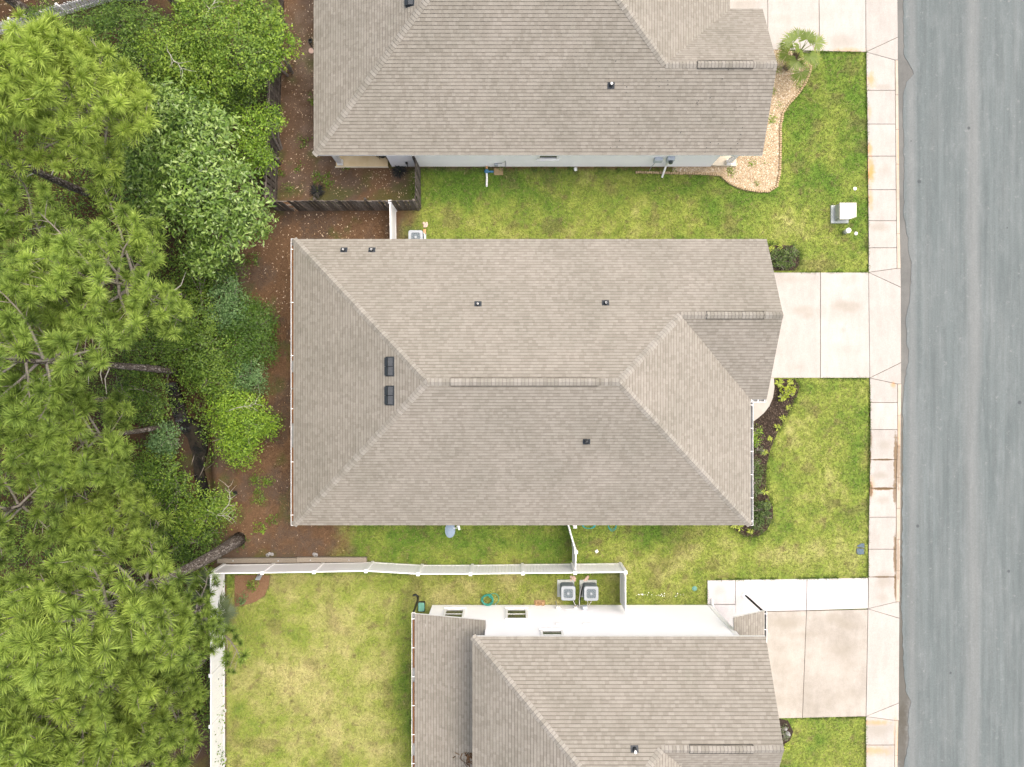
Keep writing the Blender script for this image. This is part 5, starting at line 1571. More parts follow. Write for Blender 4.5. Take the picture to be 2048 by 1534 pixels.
MB().lathe([(.07, 0), (.10, .14), (.11, .15), (.09, .15), (.07, .03)], 12).build('pot', M_BLACKPL, pk)
pk2 = thing('plant_pot', 'small black pot beside the pink stepping stone', 'pot', G(622, 84))
MB().lathe([(.06, 0), (.09, .14), (.10, .15), (.08, .15), (.06, .03)], 12).build('pot', M_BLACKPL, pk2); 
tag(MB().tube([G(617, 84, .04), G(625, 95, .05), G(630, 104, .04)], .02, 6).build('stick', M_BLACKPL), 'thin black rod beside the pink stepping stone', 'rod')
# scrolled chair on the patio
ch = thing('patio_chair', 'black scrolled metal chair at the end of the tan patio', 'chair', G(768, 322))
cm_ = MB()
for k, (ox, sc_) in enumerate(((-.12, 1), (0.0, .9), (.12, .8))):
    cm_.tube([(ox + .10 * sc_ * math.cos(t), .02 * k, .75 + .13 * sc_ * math.sin(t)) for t in np.linspace(0, 5.6, 14)], .02, 5)
cm_.build('scroll_back', M_BLACKPL, ch)
MB().lathe([(.22, .44), (.22, .47)], 16, (0, .22, 0)).build('seat', M_BLACKPL, ch)
for x, y in ((-.18, .05), (.18, .05), (-.18, .40), (.18, .40)): MB().tube([(x, y, 0), (x * .9, y, .45)], .015, 5).build('leg', M_BLACKPL, ch)
# rain chain
rc = thing('rain_chain', 'black rain chain hanging from the entry gutter of the lower house', 'chain', (11.17, -10.14, 0))
z = 2.78; k = 0
lk = MB().lathe([(.018, 0), (.05, .10), (.055, .105), (.046, .10), (.012, .01)], 8).mesh('cup', M_BLACKPL)
while z > .12:
    obj('cup', lk, rc, (0, 0, z - .11)); z -= .135
MB().tube([(0, 0, .05), (0, 0, 2.85)], .008, 5).build('chain_core', M_BLACKPL, rc)
MB().lathe([(.10, .065), (.13, .09), (.14, .10), (.11, .09)], 14).build('drip_ring', M_WHITE, rc)
# landscape timbers
for (a, b, lb) in (((437, 1120), (600, 1119), 'longer dark weathered timber lying by the white fence'), ((596, 1117.5), (735, 1117.5), 'paler grey timber overlapping the other timber by the fence')):
    p, q = G(*a), G(*b); c = (p + q) / 2; up_ = .0 if a[0] < 500 else .05
    tb = thing('timber', lb, 'timber', c)
    MB().bbox((0, 0, .11 + up_), ((q - p).length, .24, .20), .02, math.atan2(q.y - p.y, q.x - p.x)).build('beam', M_TIMB, tb)
    for s in (-.3, .25): MB().lathe([(.03, 0), (.03, .03)], 8, ((q - p).length * s, .0, .21 + up_)).build('spike_head', M_GREYMET, tb)
for i, (px, py) in enumerate(((540, 1109), (632, 1110))):
    s_ = MB(); r_ = random.Random(i + 40)
    for k in range(4): s_.lathe([(.07, 0), (.09, .04), (.04, .09)], 7, (r_.uniform(-.12, .12), r_.uniform(-.05, .05), 0))
    tag(s_.build('stone', M_ROCK, None, G(px, py)), ['grey stone at the upper edge of the darker timber', 'grey stone at the upper edge of the paler timber'][i], 'stone')
pan = thing('panel_board', 'small slate grey board leaning inside the backyard fence', 'board', G(521, 1149))
MB().box((0, -.06, .22), (.22, .03, .44), M=Matrix.Rotation(.35, 3, 'X')).build('board', M_GREYBOX, pan); MB().box((0, .02, .2), (.03, .03, .40)).build('stake', M_TIMB, pan)
rkb = thing('boulder', 'grey boulder in the narrow bed at the lower house corner', 'rock', G(1574, 1468))
bb = MB().lathe([(.10, 0), (.15, .05), (.12, .13), (.05, .17)], 9); bb.build('stone', M_ROCK, rkb)
MB().lathe([(.07, 0), (.10, .04), (.07, .09), (.02, .11)], 7, (-.08, .26, 0)).build('small_stone', M_ROCK, rkb)
# corner of a garden shed at the upper edge
sh_ = thing('garden_shed', 'corner of a small shed with dark ribbed roof at the upper edge', 'shed', G(258, -25))
shw = MB().box((0, 0, .9), (1.5, 1.3, 1.8)); shw.build('wall', M_GREYMET, sh_)
cr = MB()
for i in range(14): cr.box((.05 + i * .075, 0, 1.93 - i * .012), (.045, 1.6, .05))
cr.build('ribbed_roof', M_ACSIDE, sh_); MB().box((-.42, 0, 1.90), (.85, 1.6, .05), M=Matrix.Rotation(-.12, 3, 'Y')).build('pale_roof', M_ACTOP, sh_)
# chalky specks on the lawn
r_ = np.random.default_rng(3); VV = []
for cx, cy, n in ((1287, 1189, 14), (1325, 1190, 9), (1360, 1190, 5)):
    for _ in range(n):
        p = G(cx + r_.normal(0, 5), cy + r_.normal(0, 1.5), .045); s = r_.uniform(.01, .03)
        VV += [(p.x - s, p.y, p.z), (p.x, p.y - s, p.z + .01), (p.x + s, p.y, p.z), (p.x, p.y + s, p.z + .01)]
tag(obj('chalk_specks', fast_mesh('chalk_specks', np.array(VV), np.arange(len(VV)).reshape(-1, 4), M_PVC)), 'thin trail of white specks on the dry grass by the walk', 'specks', kind='stuff')
# ------------------------------------------------------------------ vegetation
def tuft_template(n, seed, L0=.34, L1=.48, w=.0085, spread=(18, 118)):
    """one shoot of long pine needles pointing along +z"""
    r = np.random.default_rng(seed)
    th = np.radians(r.uniform(spread[0], spread[1], n)); ph = r.uniform(0, 2*PI, n)
    L_ = r.uniform(L0, L1, n) * (.62 + .62 * vnoise(np.cos(ph) * 1.6, np.sin(ph) * 1.6, 1.0, seed + 900))
    d = np.stack([np.sin(th) * np.cos(ph), np.sin(th) * np.sin(ph), np.cos(th)], 1)
    o = np.zeros((n, 3)); o[:, 2] = r.uniform(-.10, .10, n)
    sd_ = np.cross(d, r.normal(size=(n, 3))); sd_ /= np.linalg.norm(sd_, axis=1)[:, None]
    b0 = o + d * .025 - sd_ * w * .5; b1 = o + d * .025 + sd_ * w * .5
    m = o + d * (L_ * .55)[:, None]; m0 = m - sd_ * w; m1 = m + sd_ * w
    t = o + d * L_[:, None]; t[:, 2] -= .05 * L_ * np.sin(th)
    V = np.stack([b0, b1, m1, t, m0], 1)                      # five-cornered blade
    tri = np.array([(0, 1, 2), (0, 2, 4), (4, 2, 3)])
    F = (tri[None] + (np.arange(n) * 5)[:, None, None]).reshape(-1, 3)
    nt = r.uniform(-.14, .14, n)
    T = np.stack([nt - .5, nt - .5, nt, nt + .28, nt], 1)  # bases toned darker: shade of the tuft centre put into the colour
    return V.reshape(-1, 3), F, T.ravel()
TUFTS = [tuft_template(112, 60 + k, .33, .50, .0095, (15, 105)) for k in range(9)]
TUFTS_S = [tuft_template(120, 70 + k, .26, .38) for k in range(4)]

def frames(ax, r):
    ax = ax / np.linalg.norm(ax, axis=1)[:, None]
    h = r.normal(size=ax.shape); a = np.cross(ax, h); a /= np.linalg.norm(a, axis=1)[:, None]
    return np.stack([a, np.cross(ax, a), ax], 2)               # columns

def tuft_mesh(name, pos, axis, scale, tone, mat, seed, templates):
    r = np.random.default_rng(seed)
    pos, axis, scale, tone = map(np.asarray, (pos, axis, scale, tone))
    M = frames(axis, r) * scale[:, None, None]
    VV, FF, TT, off = [], [], [], 0
    pick = r.integers(0, len(templates), len(pos))
    for k, (V, F, T) in enumerate(templates):
        ii = np.where(pick == k)[0]
        if not len(ii): continue
        W = np.einsum('nij,vj->nvi', M[ii], V) + pos[ii][:, None]
        VV.append(W.reshape(-1, 3)); FF.append((F[None] + (np.arange(len(ii)) * len(V))[:, None, None]).reshape(-1, 3) + off)
        TT.append(np.clip(tone[ii][:, None] + T[None], 0, 1).ravel()); off += len(ii) * len(V)
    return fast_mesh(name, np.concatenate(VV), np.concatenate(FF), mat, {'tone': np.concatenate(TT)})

def pine(label, base, H, z0, R_, nl, seed, mat=None, r0=.16, tw=3, bias=None, tone0=.5, small=False, lean=(0, 0), bare=0, thick=1.0):
    r = random.Random(seed); b = G(*base); mat = mat or L_PINE
    T = thing('pine_tree', label, 'tree', b)
    # trunk
    tp = []; tr = []
    n = 12
    for i in range(n + 1):
        f = i / n; tp.append(Vector((lean[0] * f * f + .10 * math.sin(f * 5 + seed), lean[1] * f * f + .10 * math.cos(f * 4 + seed * 2) - .10 * math.cos(seed * 2), H * f)))
        tr.append(r0 * (1.25 if i == 0 else 1.0) * (1 - .82 * f) + .012)
    tp[0].x += 0; tp[0].z = -.1
    MB().tube(tp, tr, 12).build('trunk', M_BARK, T, smooth=True)
    def tpos(z):
        f = max(0, min(1, z / H)) * n; i = min(n - 1, int(f)); return tp[i].lerp(tp[i+1], f - i)
    pos, ax, scl, tn = [], [], [], []
    az = r.uniform(0, 6.28)
    for k in range(nl):
        f = (k + r.uniform(0, .8)) / nl
        z = z0 + (H - z0) * f; az += 2.4 + r.uniform(-.35, .35)
        prof = (1 - .72 * f ** 1.5) * (.55 + .45 * min(1, f / .15 + .3))
        L_ = R_ * prof * r.uniform(.75, 1.1)
        if bias is not None:
            L_ *= .65 + .55 * max(0, math.cos(az - bias))
        el = .15 + .75 * f + r.uniform(-.12, .12)
        d = Vector((math.cos(az) * math.cos(el), math.sin(az) * math.cos(el), math.sin(el)))
        p = tpos(z).copy(); path = [p.copy()]; seg = 6
        side = Vector((-math.sin(az), math.cos(az), 0)); wob = r.uniform(-.35, .35)
        for i in range(seg):
            d = (d + side * wob * r.uniform(-.3, .8) + Vector((0, 0, .10)) + Vector((r.gauss(0, .10), r.gauss(0, .10), r.gauss(0, .05)))).normalized()
            p = p + d * (L_ / seg); path.append(p.copy())
        rb = (.018 + .014 * L_) * thick
        lm = MB(); lm.tube(path, [rb * (1 - .75 * i / seg) for i in range(seg + 1)], 6, False)
        def tuft(q, dd, s=1.0):
            a = (dd * .55 + Vector((0, 0, .85)) + Vector((r.gauss(0, .18), r.gauss(0, .18), 0))).normalized()
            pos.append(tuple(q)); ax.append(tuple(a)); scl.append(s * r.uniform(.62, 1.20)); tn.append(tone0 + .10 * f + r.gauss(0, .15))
        tuft(path[-1], d)
        nt = max(2, int(round(tw * L_ / 1.3)))
        for j in range(nt):
            u = .30 + .68 * (j + r.uniform(0, .7)) / nt
            i = min(seg - 1, int(u * seg)); q = path[i].lerp(path[i+1], u * seg - i)
            dd = (path[i+1] - path[i]).normalized(); s = 1 if j % 2 else -1
            sd_ = dd.cross(Vector((0, 0, 1))).normalized() * s
            td = (dd * .65 + sd_ * r.uniform(.5, 1.0) + Vector((0, 0, r.uniform(.05, .45)))).normalized()
            ln = r.uniform(.35, .95) * (.6 + .4 * L_ / R_)
            m1 = q + td * ln * .5 + Vector((r.gauss(0, .04), r.gauss(0, .04), -.02)); e = q + td * ln
            lm.tube([q, m1, e], [.014, .011, .008], 5, False)
            tuft(e, td)
            if r.random() < .55:
                d2 = (td + sd_ * r.uniform(-.9, .9) + Vector((0, 0, .35))).normalized(); e2 = m1 + d2 * r.uniform(.25, .5)
                lm.tube([m1, e2], [.010, .007], 4, False); tuft(e2, d2, .92)
        lm.build('limb', M_LIMB, T, smooth=True)
    for i in range(3 if H > 5 else 2):
        a = r.uniform(0, 6.28); tuft_p = tp[-1] + Vector((math.cos(a) * .2, math.sin(a) * .2, .05 * i)); pos.append(tuple(tuft_p)); ax.append((math.cos(a) * .3, math.sin(a) * .3, 1)); scl.append(1.0); tn.append(tone0 + .15)
    for _ in range(bare):                                        # bare dead stubs
        z = r.uniform(z0 * .45, z0); a = r.uniform(0, 6.28); q = tpos(z); ln = r.uniform(.5, 1.6)
        MB().tube([q, q + Vector((math.cos(a) * ln * .5, math.sin(a) * ln * .5, .05)), q + Vector((math.cos(a + .3) * ln, math.sin(a + .3) * ln, r.uniform(-.1, .3)))], [.03, .02, .008], 5).build('dead_limb', M_DEADW, T)
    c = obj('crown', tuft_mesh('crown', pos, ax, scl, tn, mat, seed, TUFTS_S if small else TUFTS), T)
    return T

pine('tall pine with thick scaly trunk leaning over the timber ends, its crown lower left', (475, 1078), 15.0, 8.3, 3.6, 34, 1, L_PINE, .27, 4)
pine('pine whose straight trunk lies across the middle of the wood', (355, 742), 15.0, 9.0, 3.0, 26, 2, L_PINE2, .17, 4, bare=5)
pine('pine with slim trunk above the lower thicket at the left', (255, 952), 13.0, 7.4, 2.9, 24, 3, L_PINE2, .15, 4, bare=4)
pine('pine with trunk slanting left of the glossy laurel', (200, 395), 14.0, 7.6, 2.8, 22, 4, L_PINE2, .17, 4, bare=5)
pine('bright yellow green pine crown at the upper left', (374, 360), 12.4, 7.0, 3.3, 44, 5, L_PINE, .16, 5, tone0=.72)
pine('open branched pine crown left of the middle house corner', (392, 600), 10.4, 5.2, 4.0, 28, 6, L_PINE2, .12, 3.3, tone0=.60, bare=3, thick=.95)
pine('rounded pine crown left of the ditch water', (335, 850), 9.6, 5.0, 2.9, 28, 7, L_PINE2, .12, 4)
pine('lower pine crown between the slim trunk and the thick trunk', (352, 1000), 7.2, 3.4, 2.5, 24, 8, L_PINE, .11, 4, tone0=.48)
pine('dense pine crown filling the lower left corner', (392, 1238), 13.0, 7.2, 3.5, 40, 9, L_PINE, .18, 5)
pine('pine crown leaning to the lower white fence', (428, 1302), 8.6, 4.2, 2.7, 30, 10, L_PINE, .13, 4, tone0=.42)
pine('pine crown cut by the lower picture edge near the fence', (398, 1425), 9.0, 4.8, 2.7, 26, 11, L_PINE, .13, 4)
pine('young dark pine reaching over the white fence corner', (434, 1188), 6.4, 2.4, 3.3, 30, 12, L_PINE2, .10, 4, bias=0.0, tone0=.40, small=True)
pine('pine crown at the lower left edge below the others', (330, 1345), 12.4, 7.0, 3.0, 30, 13, L_PINE, .16, 4)
pine('pine at the left edge with long bare limbs', (258, 508), 11.6, 6.6, 2.9, 22, 14, L_PINE2, .15, 4, bare=4)
pine('pine trunk rising past the upper picture edge', (362, 22), 13.0, 8.5, 2.6, 18, 15, L_PINE2, .17, 4)
pine('pine trunk in the brown clearing of the upper left corner', (72, 34), 13.0, 8.5, 2.6, 18, 16, L_PINE2, .22, 4)
pine('small pine tip beside the wooden fence at the upper edge', (552, 66), 4.3, 2.2, 1.2, 9, 17, L_PINE2, .06, 3, small=True)
pine('pine crown at the left edge between the straight trunk and the ditch', (255, 800), 10.0, 6.0, 2.6, 24, 18, L_PINE2, .13, 4, tone0=.42)
pine('pine crown at the left edge above the lower left corner crown', (300, 1120), 10.5, 6.3, 2.7, 26, 19, L_PINE, .14, 4, tone0=.46)
pine('pine crown left of the straight trunk', (310, 660), 10.5, 6.2, 2.6, 22, 20, L_PINE2, .13, 4, tone0=.45)

def leaf_cloud(name, lobes, n, leaf, mat, seed, clump=10, cs=.11, updn=.55, tone=(.5, .26), shell=(.55, 1.05), wid=.5, lower=-.25):
    """leaf-sized faces in clumps spread through lobes (x, y, z, r, rz)"""
    r = np.random.default_rng(seed)
    lobes = np.array(lobes, float); wt = lobes[:, 3]**2; wt /= wt.sum()
    nc = max(3, n // clump); k = r.choice(len(lobes), nc, p=wt); Lb = lobes[k]
    d = r.normal(size=(nc, 3)); d /= np.linalg.norm(d, axis=1)[:, None]
    d[:, 2] = np.where(d[:, 2] < lower, -d[:, 2], d[:, 2])
    rad = r.uniform(shell[0]**2, shell[1]**2, nc)**.5
    bump_ = .66 + .70 * fbm(np.arctan2(d[:, 1], d[:, 0]) * 2.6 + k * 7, d[:, 2] * 4 + k * 3, 1.0, seed + 5, 2)
    c = Lb[:, :3] + d * (rad * bump_)[:, None] * np.stack([Lb[:, 3], Lb[:, 3], Lb[:, 4]], 1)
    keep = c[:, 2] > .04; c, d = c[keep], d[keep]; nc = len(c)
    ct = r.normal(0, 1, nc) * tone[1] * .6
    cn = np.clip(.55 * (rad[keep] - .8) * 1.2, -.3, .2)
    P = np.repeat(c, clump, 0) + r.normal(0, cs, (nc * clump, 3)) * np.array([1, 1, .7])
    D = np.repeat(d, clump, 0)
    N_ = D * .6 + np.array([0, 0, updn]) + r.normal(0, .45, P.shape); N_ /= np.linalg.norm(N_, axis=1)[:, None]
    M = frames(N_, r)
    m = len(P); s = leaf * r.uniform(.5, 1.5, m) * np.repeat(r.uniform(.75, 1.3, nc), clump)
    a, b, nn = M[:, :, 0], M[:, :, 1], M[:, :, 2]
    s1 = s[:, None]
    V = np.stack([P - a * s1 * .5, P - b * s1 * wid * .5 + nn * s1 * .06, P + a * s1 * .5 - nn * s1 * .10, P + b * s1 * wid * .5 + nn * s1 * .06], 1)
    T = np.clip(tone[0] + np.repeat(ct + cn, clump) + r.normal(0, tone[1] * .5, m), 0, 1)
    V[:, :, 2] = np.maximum(V[:, :, 2], .01)
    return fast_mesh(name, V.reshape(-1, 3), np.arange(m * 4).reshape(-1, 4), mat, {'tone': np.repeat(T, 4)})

def shrub(label, lobes_px, mat, leaf=.10, dens=330, seed=1, name='shrub', cat='shrub', flat=.8, stems=True, clump=10, cs=.12, tone=(.5, .26), dead=0, **kw):
    """lobes_px: (px, py, height of the lobe centre, radius in px)"""
    L_ = []; area = 0
    for px, py, z, rp in lobes_px:
        p = G(px, py, z); rm = rp * (CAMZ - z) / FPX; L_.append((p.x, p.y, z, rm, rm * flat)); area += PI * rm * rm
    cx = sum(l[0] for l in L_) / len(L_); cy = sum(l[1] for l in L_) / len(L_)
    S = thing(name, label, cat, (cx, cy, 0))
    L2 = [(x - cx, y - cy, z, a, b) for x, y, z, a, b in L_]
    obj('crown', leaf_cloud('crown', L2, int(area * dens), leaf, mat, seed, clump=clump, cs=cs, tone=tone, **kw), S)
    if stems:
        r = random.Random(seed)
        tk = MB()
        for x, y, z, a, b in L2:
            tk.tube([(x * .25, y * .25, -.05), (x * .5, y * .5, z * .45), (x, y, z)], [.05 + .02 * a, .04, .02], 6)
            for _ in range(4):
                an = r.uniform(0, 6.28); tk.tube([(x * .7, y * .7, z * .7), (x + math.cos(an) * a * .45, y + math.sin(an) * a * .45, z + b * .2), (x + math.cos(an) * a * .8, y + math.sin(an) * a * .8, z + b * .45)], [.022, .015, .006], 5)
        tk.build('trunk', M_LIMB, S)
        for i in range(dead):
            x, y, z, a, b = L2[i % len(L2)]
            an = r.uniform(0, 6.28); q = Vector((x, y, z + b * .7)); dl = MB(); path = [q]
            for k in range(5):
                an += r.uniform(-.5, .5); q = q + Vector((math.cos(an) * .28, math.sin(an) * .28, r.uniform(-.02, .12))); path.append(q)
                if k > 0:
                    for sg in (-1, 1):
                        ln = r.uniform(.15, .6); e = q + Vector((math.cos(an + sg * .7) * ln, math.sin(an + sg * .7) * ln, r.uniform(-.1, .15))); dl.tube([q, (q + e) / 2 + Vector((r.gauss(0, .04), r.gauss(0, .04), .03)), e], [.009, .006, .003], 4, False)
            dl.tube(path, [.020, .017, .014, .011, .008, .004], 5); dl.build('dead_limb', M_DEADW, S)
    return S

shrub('glossy pale leaved laurel tree left of the wooden fence corner', [(345, 225, 4.6, 62), (400, 270, 5.0, 74), (325, 330, 4.6, 66), (395, 370, 5.2, 88), (465, 400, 4.4, 70), (440, 470, 3.8, 66), (500, 440, 3.4, 44), (300, 400, 4.2, 60), (410, 515, 3.2, 40), (250, 330, 4.0, 45)],
      L_MAG, .17, 430, 1, 'laurel_tree', 'tree', .75, clump=9, cs=.15, tone=(.55, .32), wid=.36)
shrub('dark ivy covered thicket at the upper left of the laurel', [(92, 46, 1.9, 38), (170, 80, 2.6, 52), (235, 80, 3.4, 66), (270, 150, 3.2, 70), (300, 70, 3.2, 55), (245, 40, 2.6, 46), (215, 40, 1.6, 24), (340, 190, 2.6, 60)], L_DARK, .085, 620, 2, 'thicket', 'shrub', tone=(.5, .3))
shrub('bright green tree with bleached dead branches at the top', [(350, 105, 4.2, 62), (420, 60, 4.6, 70), (480, 110, 4.4, 72), (430, 150, 4.0, 60), (520, 50, 4.0, 50), (400, 15, 4.2, 50), (380, 135, 4.2, 50)], L_MID, .095, 620, 3, 'leafy_tree', 'tree', tone=(.58, .3), dead=2)
shrub('lime tinged branches hanging over the wooden fence at the top', [(545, 70, 3.6, 42), (570, 95, 3.2, 26), (530, 120, 3.0, 40), (480, 30, 3.5, 40)], L_LIME, .10, 560, 4, 'leafy_tree', 'tree', tone=(.5, .3))
shrub('dark green shrub filling the gap behind the wooden fence', [(450, 200, 2.2, 62), (480, 160, 2.4, 50), (420, 230, 2.0, 60), (500, 190, 2.0, 36)], L_DARK, .085, 620, 5, tone=(.45, .28))
shrub('bright shrub leaning through the wooden fence beside the laurel', [(500, 255, 2.8, 44), (535, 240, 2.6, 32), (490, 300, 2.6, 50), (525, 320, 2.4, 30), (555, 240, 2.2, 16)], L_LIME, .085, 640, 6, tone=(.42, .28))
shrub('deep green rounded mound beside the middle house', [(505, 660, 1.2, 50), (480, 625, 1.0, 40), (520, 700, 1.0, 36), (470, 700, 1.2, 46), (515, 640, .9, 40)], L_MOUND, .07, 900, 7, tone=(.5, .28), shell=(.8, 1.03))
shrub('blue green shrub above the deep green mound', [(448, 600, 1.6, 30), (470, 625, 1.6, 28), (440, 640, 1.5, 28), (470, 590, 1.4, 22), (455, 565, 1.2, 22)], L_BLUE, .085, 640, 8, tone=(.55, .26))
shrub('mid green thicket between the open pine and the mound', [(385, 640, 1.6, 60), (400, 700, 1.8, 60), (350, 660, 1.6, 50), (420, 740, 1.6, 48), (300, 700, 1.4, 60), (330, 610, 1.4, 50), (440, 545, 1.0, 34), (400, 560, 1.2, 40)], L_DARK, .085, 560, 9, tone=(.58, .3))
shrub('blue green shrub at the brown edge under the mound', [(500, 745, 1.3, 32), (515, 770, 1.1, 22), (478, 760, 1.2, 26)], L_BLUE, .08, 680, 10, tone=(.52, .26))
shrub('olive green bush at the head of the ditch', [(440, 770, 1.4, 40), (412, 730, 1.2, 30), (460, 735, 1.3, 30), (438, 800, 1.2, 22)], L_MID, .08, 640, 11, tone=(.42, .28))
shrub('lime green bush spreading right of the ditch water', [(462, 822, 1.6, 42), (490, 850, 1.7, 52), (456, 872, 1.5, 36), (480, 900, 1.5, 36), (530, 850, 1.3, 28), (545, 845, 1.2, 16), (500, 810, 1.3, 30)], L_LIME, .085, 760, 12, tone=(.52, .3), dead=1)
shrub('pale blue green bush left of the ditch water', [(335, 872, 1.4, 30), (318, 892, 1.2, 22), (338, 898, 1.2, 18)], L_BLUE, .09, 560, 13, tone=(.6, .24))
shrub('green thicket below the ditch bush', [(325, 955, 1.6, 50), (360, 985, 1.6, 46), (300, 1000, 1.4, 40), (270, 955, 1.3, 36)], L_MID, .085, 560, 14, tone=(.40, .3))
shrub('fresh green shrub with grey sticks above the thick pine trunk', [(420, 1015, 1.6, 36), (448, 1025, 1.4, 26), (390, 1040, 1.5, 34), (365, 1055, 1.4, 30), (440, 1000, 1.3, 24)], L_MID, .085, 640, 15, tone=(.62, .28), dead=2)
shrub('dark shrub in the shade beside the thick pine trunk', [(395, 1090, 1.0, 40), (350, 1095, 1.0, 36), (430, 1065, .8, 24), (320, 1060, 1.0, 34)], L_DARK, .08, 620, 16, tone=(.42, .28))
shrub('low green bush right of the dark ditch head', [(470, 535, .8, 26), (445, 560, .8, 24)], L_DARK, .075, 620, 17, tone=(.45, .28))
shrub('shadowy shrub at the ditch under the rounded pine', [(310, 820, 1.0, 40), (300, 780, 1.2, 44), (250, 800, 1.2, 44)], L_DARK, .08, 560, 18, tone=(.45, .28))

# undergrowth: a mass nobody could count
def undergrowth():
    r = np.random.default_rng(77); n = 16000
    px = r.uniform(-120, 452, n); py = r.uniform(90, 1640, n)
    den = fbm(px, py, 1/60, 301, 4)
    ok = (den > .36) & (ditch_depth(px, py) > -.12)
    ok &= ~((py < 1150) & (px > 430)) & ~((px < 230) & (py < 60))
    px, py, den = px[ok], py[ok], den[ok]
    c = np.stack([(px - 1024) * .024, (767 - py) * .024, .1 + np.clip((den - .36) * 5, 0, 1.3) * r.uniform(.3, 1, len(px))], 1)
    cl = 9; P = np.repeat(c, cl, 0) + r.normal(0, .16, (len(c) * cl, 3)) * np.array([1, 1, .6]); P[:, 2] = np.maximum(P[:, 2], .03)
    N_ = np.array([0, 0, .8]) + r.normal(0, .45, P.shape); M = frames(N_, r); s = (.10 * r.uniform(.6, 1.4, len(P)))[:, None]
    a, b = M[:, :, 0], M[:, :, 1]
    V = np.stack([P - a * s * .5, P - b * s * .27, P + a * s * .5, P + b * s * .27], 1)
    T = np.clip(.45 + np.repeat(r.normal(0, .2, len(c)), cl) + r.normal(0, .15, len(P)), 0, 1)
    o = obj('undergrowth', fast_mesh('undergrowth', V.reshape(-1, 3), np.arange(len(P) * 4).reshape(-1, 4), L_MID, {'tone': np.repeat(T, 4)}))
    tag(o, 'tangled low green undergrowth on the floor of the wood', 'undergrowth', kind='stuff')
undergrowth()
scatter('twigs', 'grey twigs and dead branches lying under the trees', 'twigs', [(-60, 100), (440, 100), (440, 1600), (-60, 1600)], 700, leaf_mat('twig_grey', (.10, .085, .07), (.19, .165, .14), (.30, .27, .24), .9, .1, 0), .12, .45, .2, .10, 81, thick=.01, wf=(.02, .05))

# fan palm in the gravel bed and palmetto in the wood
def fan(r, c, d, R_, n, dry=0.0):
    """leaflets of one fan frond at c, pointing along d"""
    d = d.normalized(); s = d.cross(Vector((0, 0, 1)))
    s = s.normalized() if s.length > .05 else Vector((1, 0, 0)); u = s.cross(d)
    V, T = [], []
    for i in range(n):
        a = math.radians(-125 + 250 * (i + .5) / n) + r.gauss(0, .03); L_ = R_ * (1 - .25 * abs(a) / 2.2) * r.uniform(.88, 1.1)
        dr = d * math.cos(a) + s * math.sin(a); ww = s * math.cos(a) - d * math.sin(a)
        m = c + dr * L_ * .55 + u * .04; e = c + dr * L_ + Vector((0, 0, -.12 * L_ - r.uniform(0, .06)))
        w = .030
        t = .28 + r.uniform(-.12, .12) + dry
        V += [c, m - ww * w, e, m + ww * w]; T += [t, t, min(1, t + .35 + dry), t]
    return V, T
def fanpalm(name, label, base, th, nf, R_, pet, seed, mat, dryn=0, lift=(-.25, 1.1)):
    r = random.Random(seed); P = thing(name, label, 'palm tree' if th > .5 else 'shrub', G(*base))
    if th > .5:
        prof = [(.17, 0)]
        for i in range(9): prof += [(.165 - .006 * i, th * (i + .1) / 9), (.19 - .006 * i, th * (i + .8) / 9)]
        MB().lathe(prof, 12).build('trunk', M_PALMT, P)
        bt = MB()
        for i in range(26):
            a = i * 2.4; z = th * (.35 + .65 * i / 26); q = Vector((math.cos(a) * .14, math.sin(a) * .14, z)); bt.tube([q, q + Vector((math.cos(a) * .14, math.sin(a) * .14, .18))], [.035, .012], 5)
        bt.build('leaf_bases', M_PALMT, P)
    az = r.uniform(0, 6.28)
    for k in range(nf):
        az += 2.4; el = lift[0] + (lift[1] - lift[0]) * (k + .5) / nf
        top = Vector((0, 0, th)); d = Vector((math.cos(az) * math.cos(el), math.sin(az) * math.cos(el), math.sin(el)))
        ln = pet * r.uniform(.75, 1.15); mid = top + d * ln * .55 + Vector((0, 0, .06)); c = top + d * ln - Vector((0, 0, .05 * ln))
        dry = .4 if k < dryn else (.10 if r.random() < .3 else 0)
        fd_ = (c - mid).normalized() + Vector((0, 0, -.25))
        V, T = fan(r, c, fd_, R_ * r.uniform(.85, 1.1), 22, dry if k >= dryn else 0)
        V = np.array([tuple(v) for v in V])
        fr = obj('frond', fast_mesh('frond', V, np.arange(len(V)).reshape(-1, 4), L_DRY if k < dryn else mat, {'tone': np.clip(np.array(T), 0, 1)}), P)
        MB().tube([top, mid, c], [.018, .014, .010], 5).build('petiole', M_LIMB if k < dryn else M_PETI, fr)
    return P
M_PETI = simple('green_petiole', (.10, .15, .035), (.14, .18, .05), 9, .6, .3)
fanpalm('fan_palm', 'small fan palm leaning out of the gravel bed by the upper driveway', (1573, 135), 1.75, 13, .62, .80, 5, L_PALM, dryn=1, lift=(-.45, 1.15))
fanpalm('palmetto', 'low palmetto with spiky fans beside the lower left white fence', (437, 1216), .35, 12, .62, .75, 8, L_FERN, lift=(.1, 1.2))
fanpalm('palmetto', 'low palmetto half hidden under the pine above the fence palmetto', (412, 1170), .3, 9, .5, .6, 9, L_FERN, lift=(.1, 1.2))

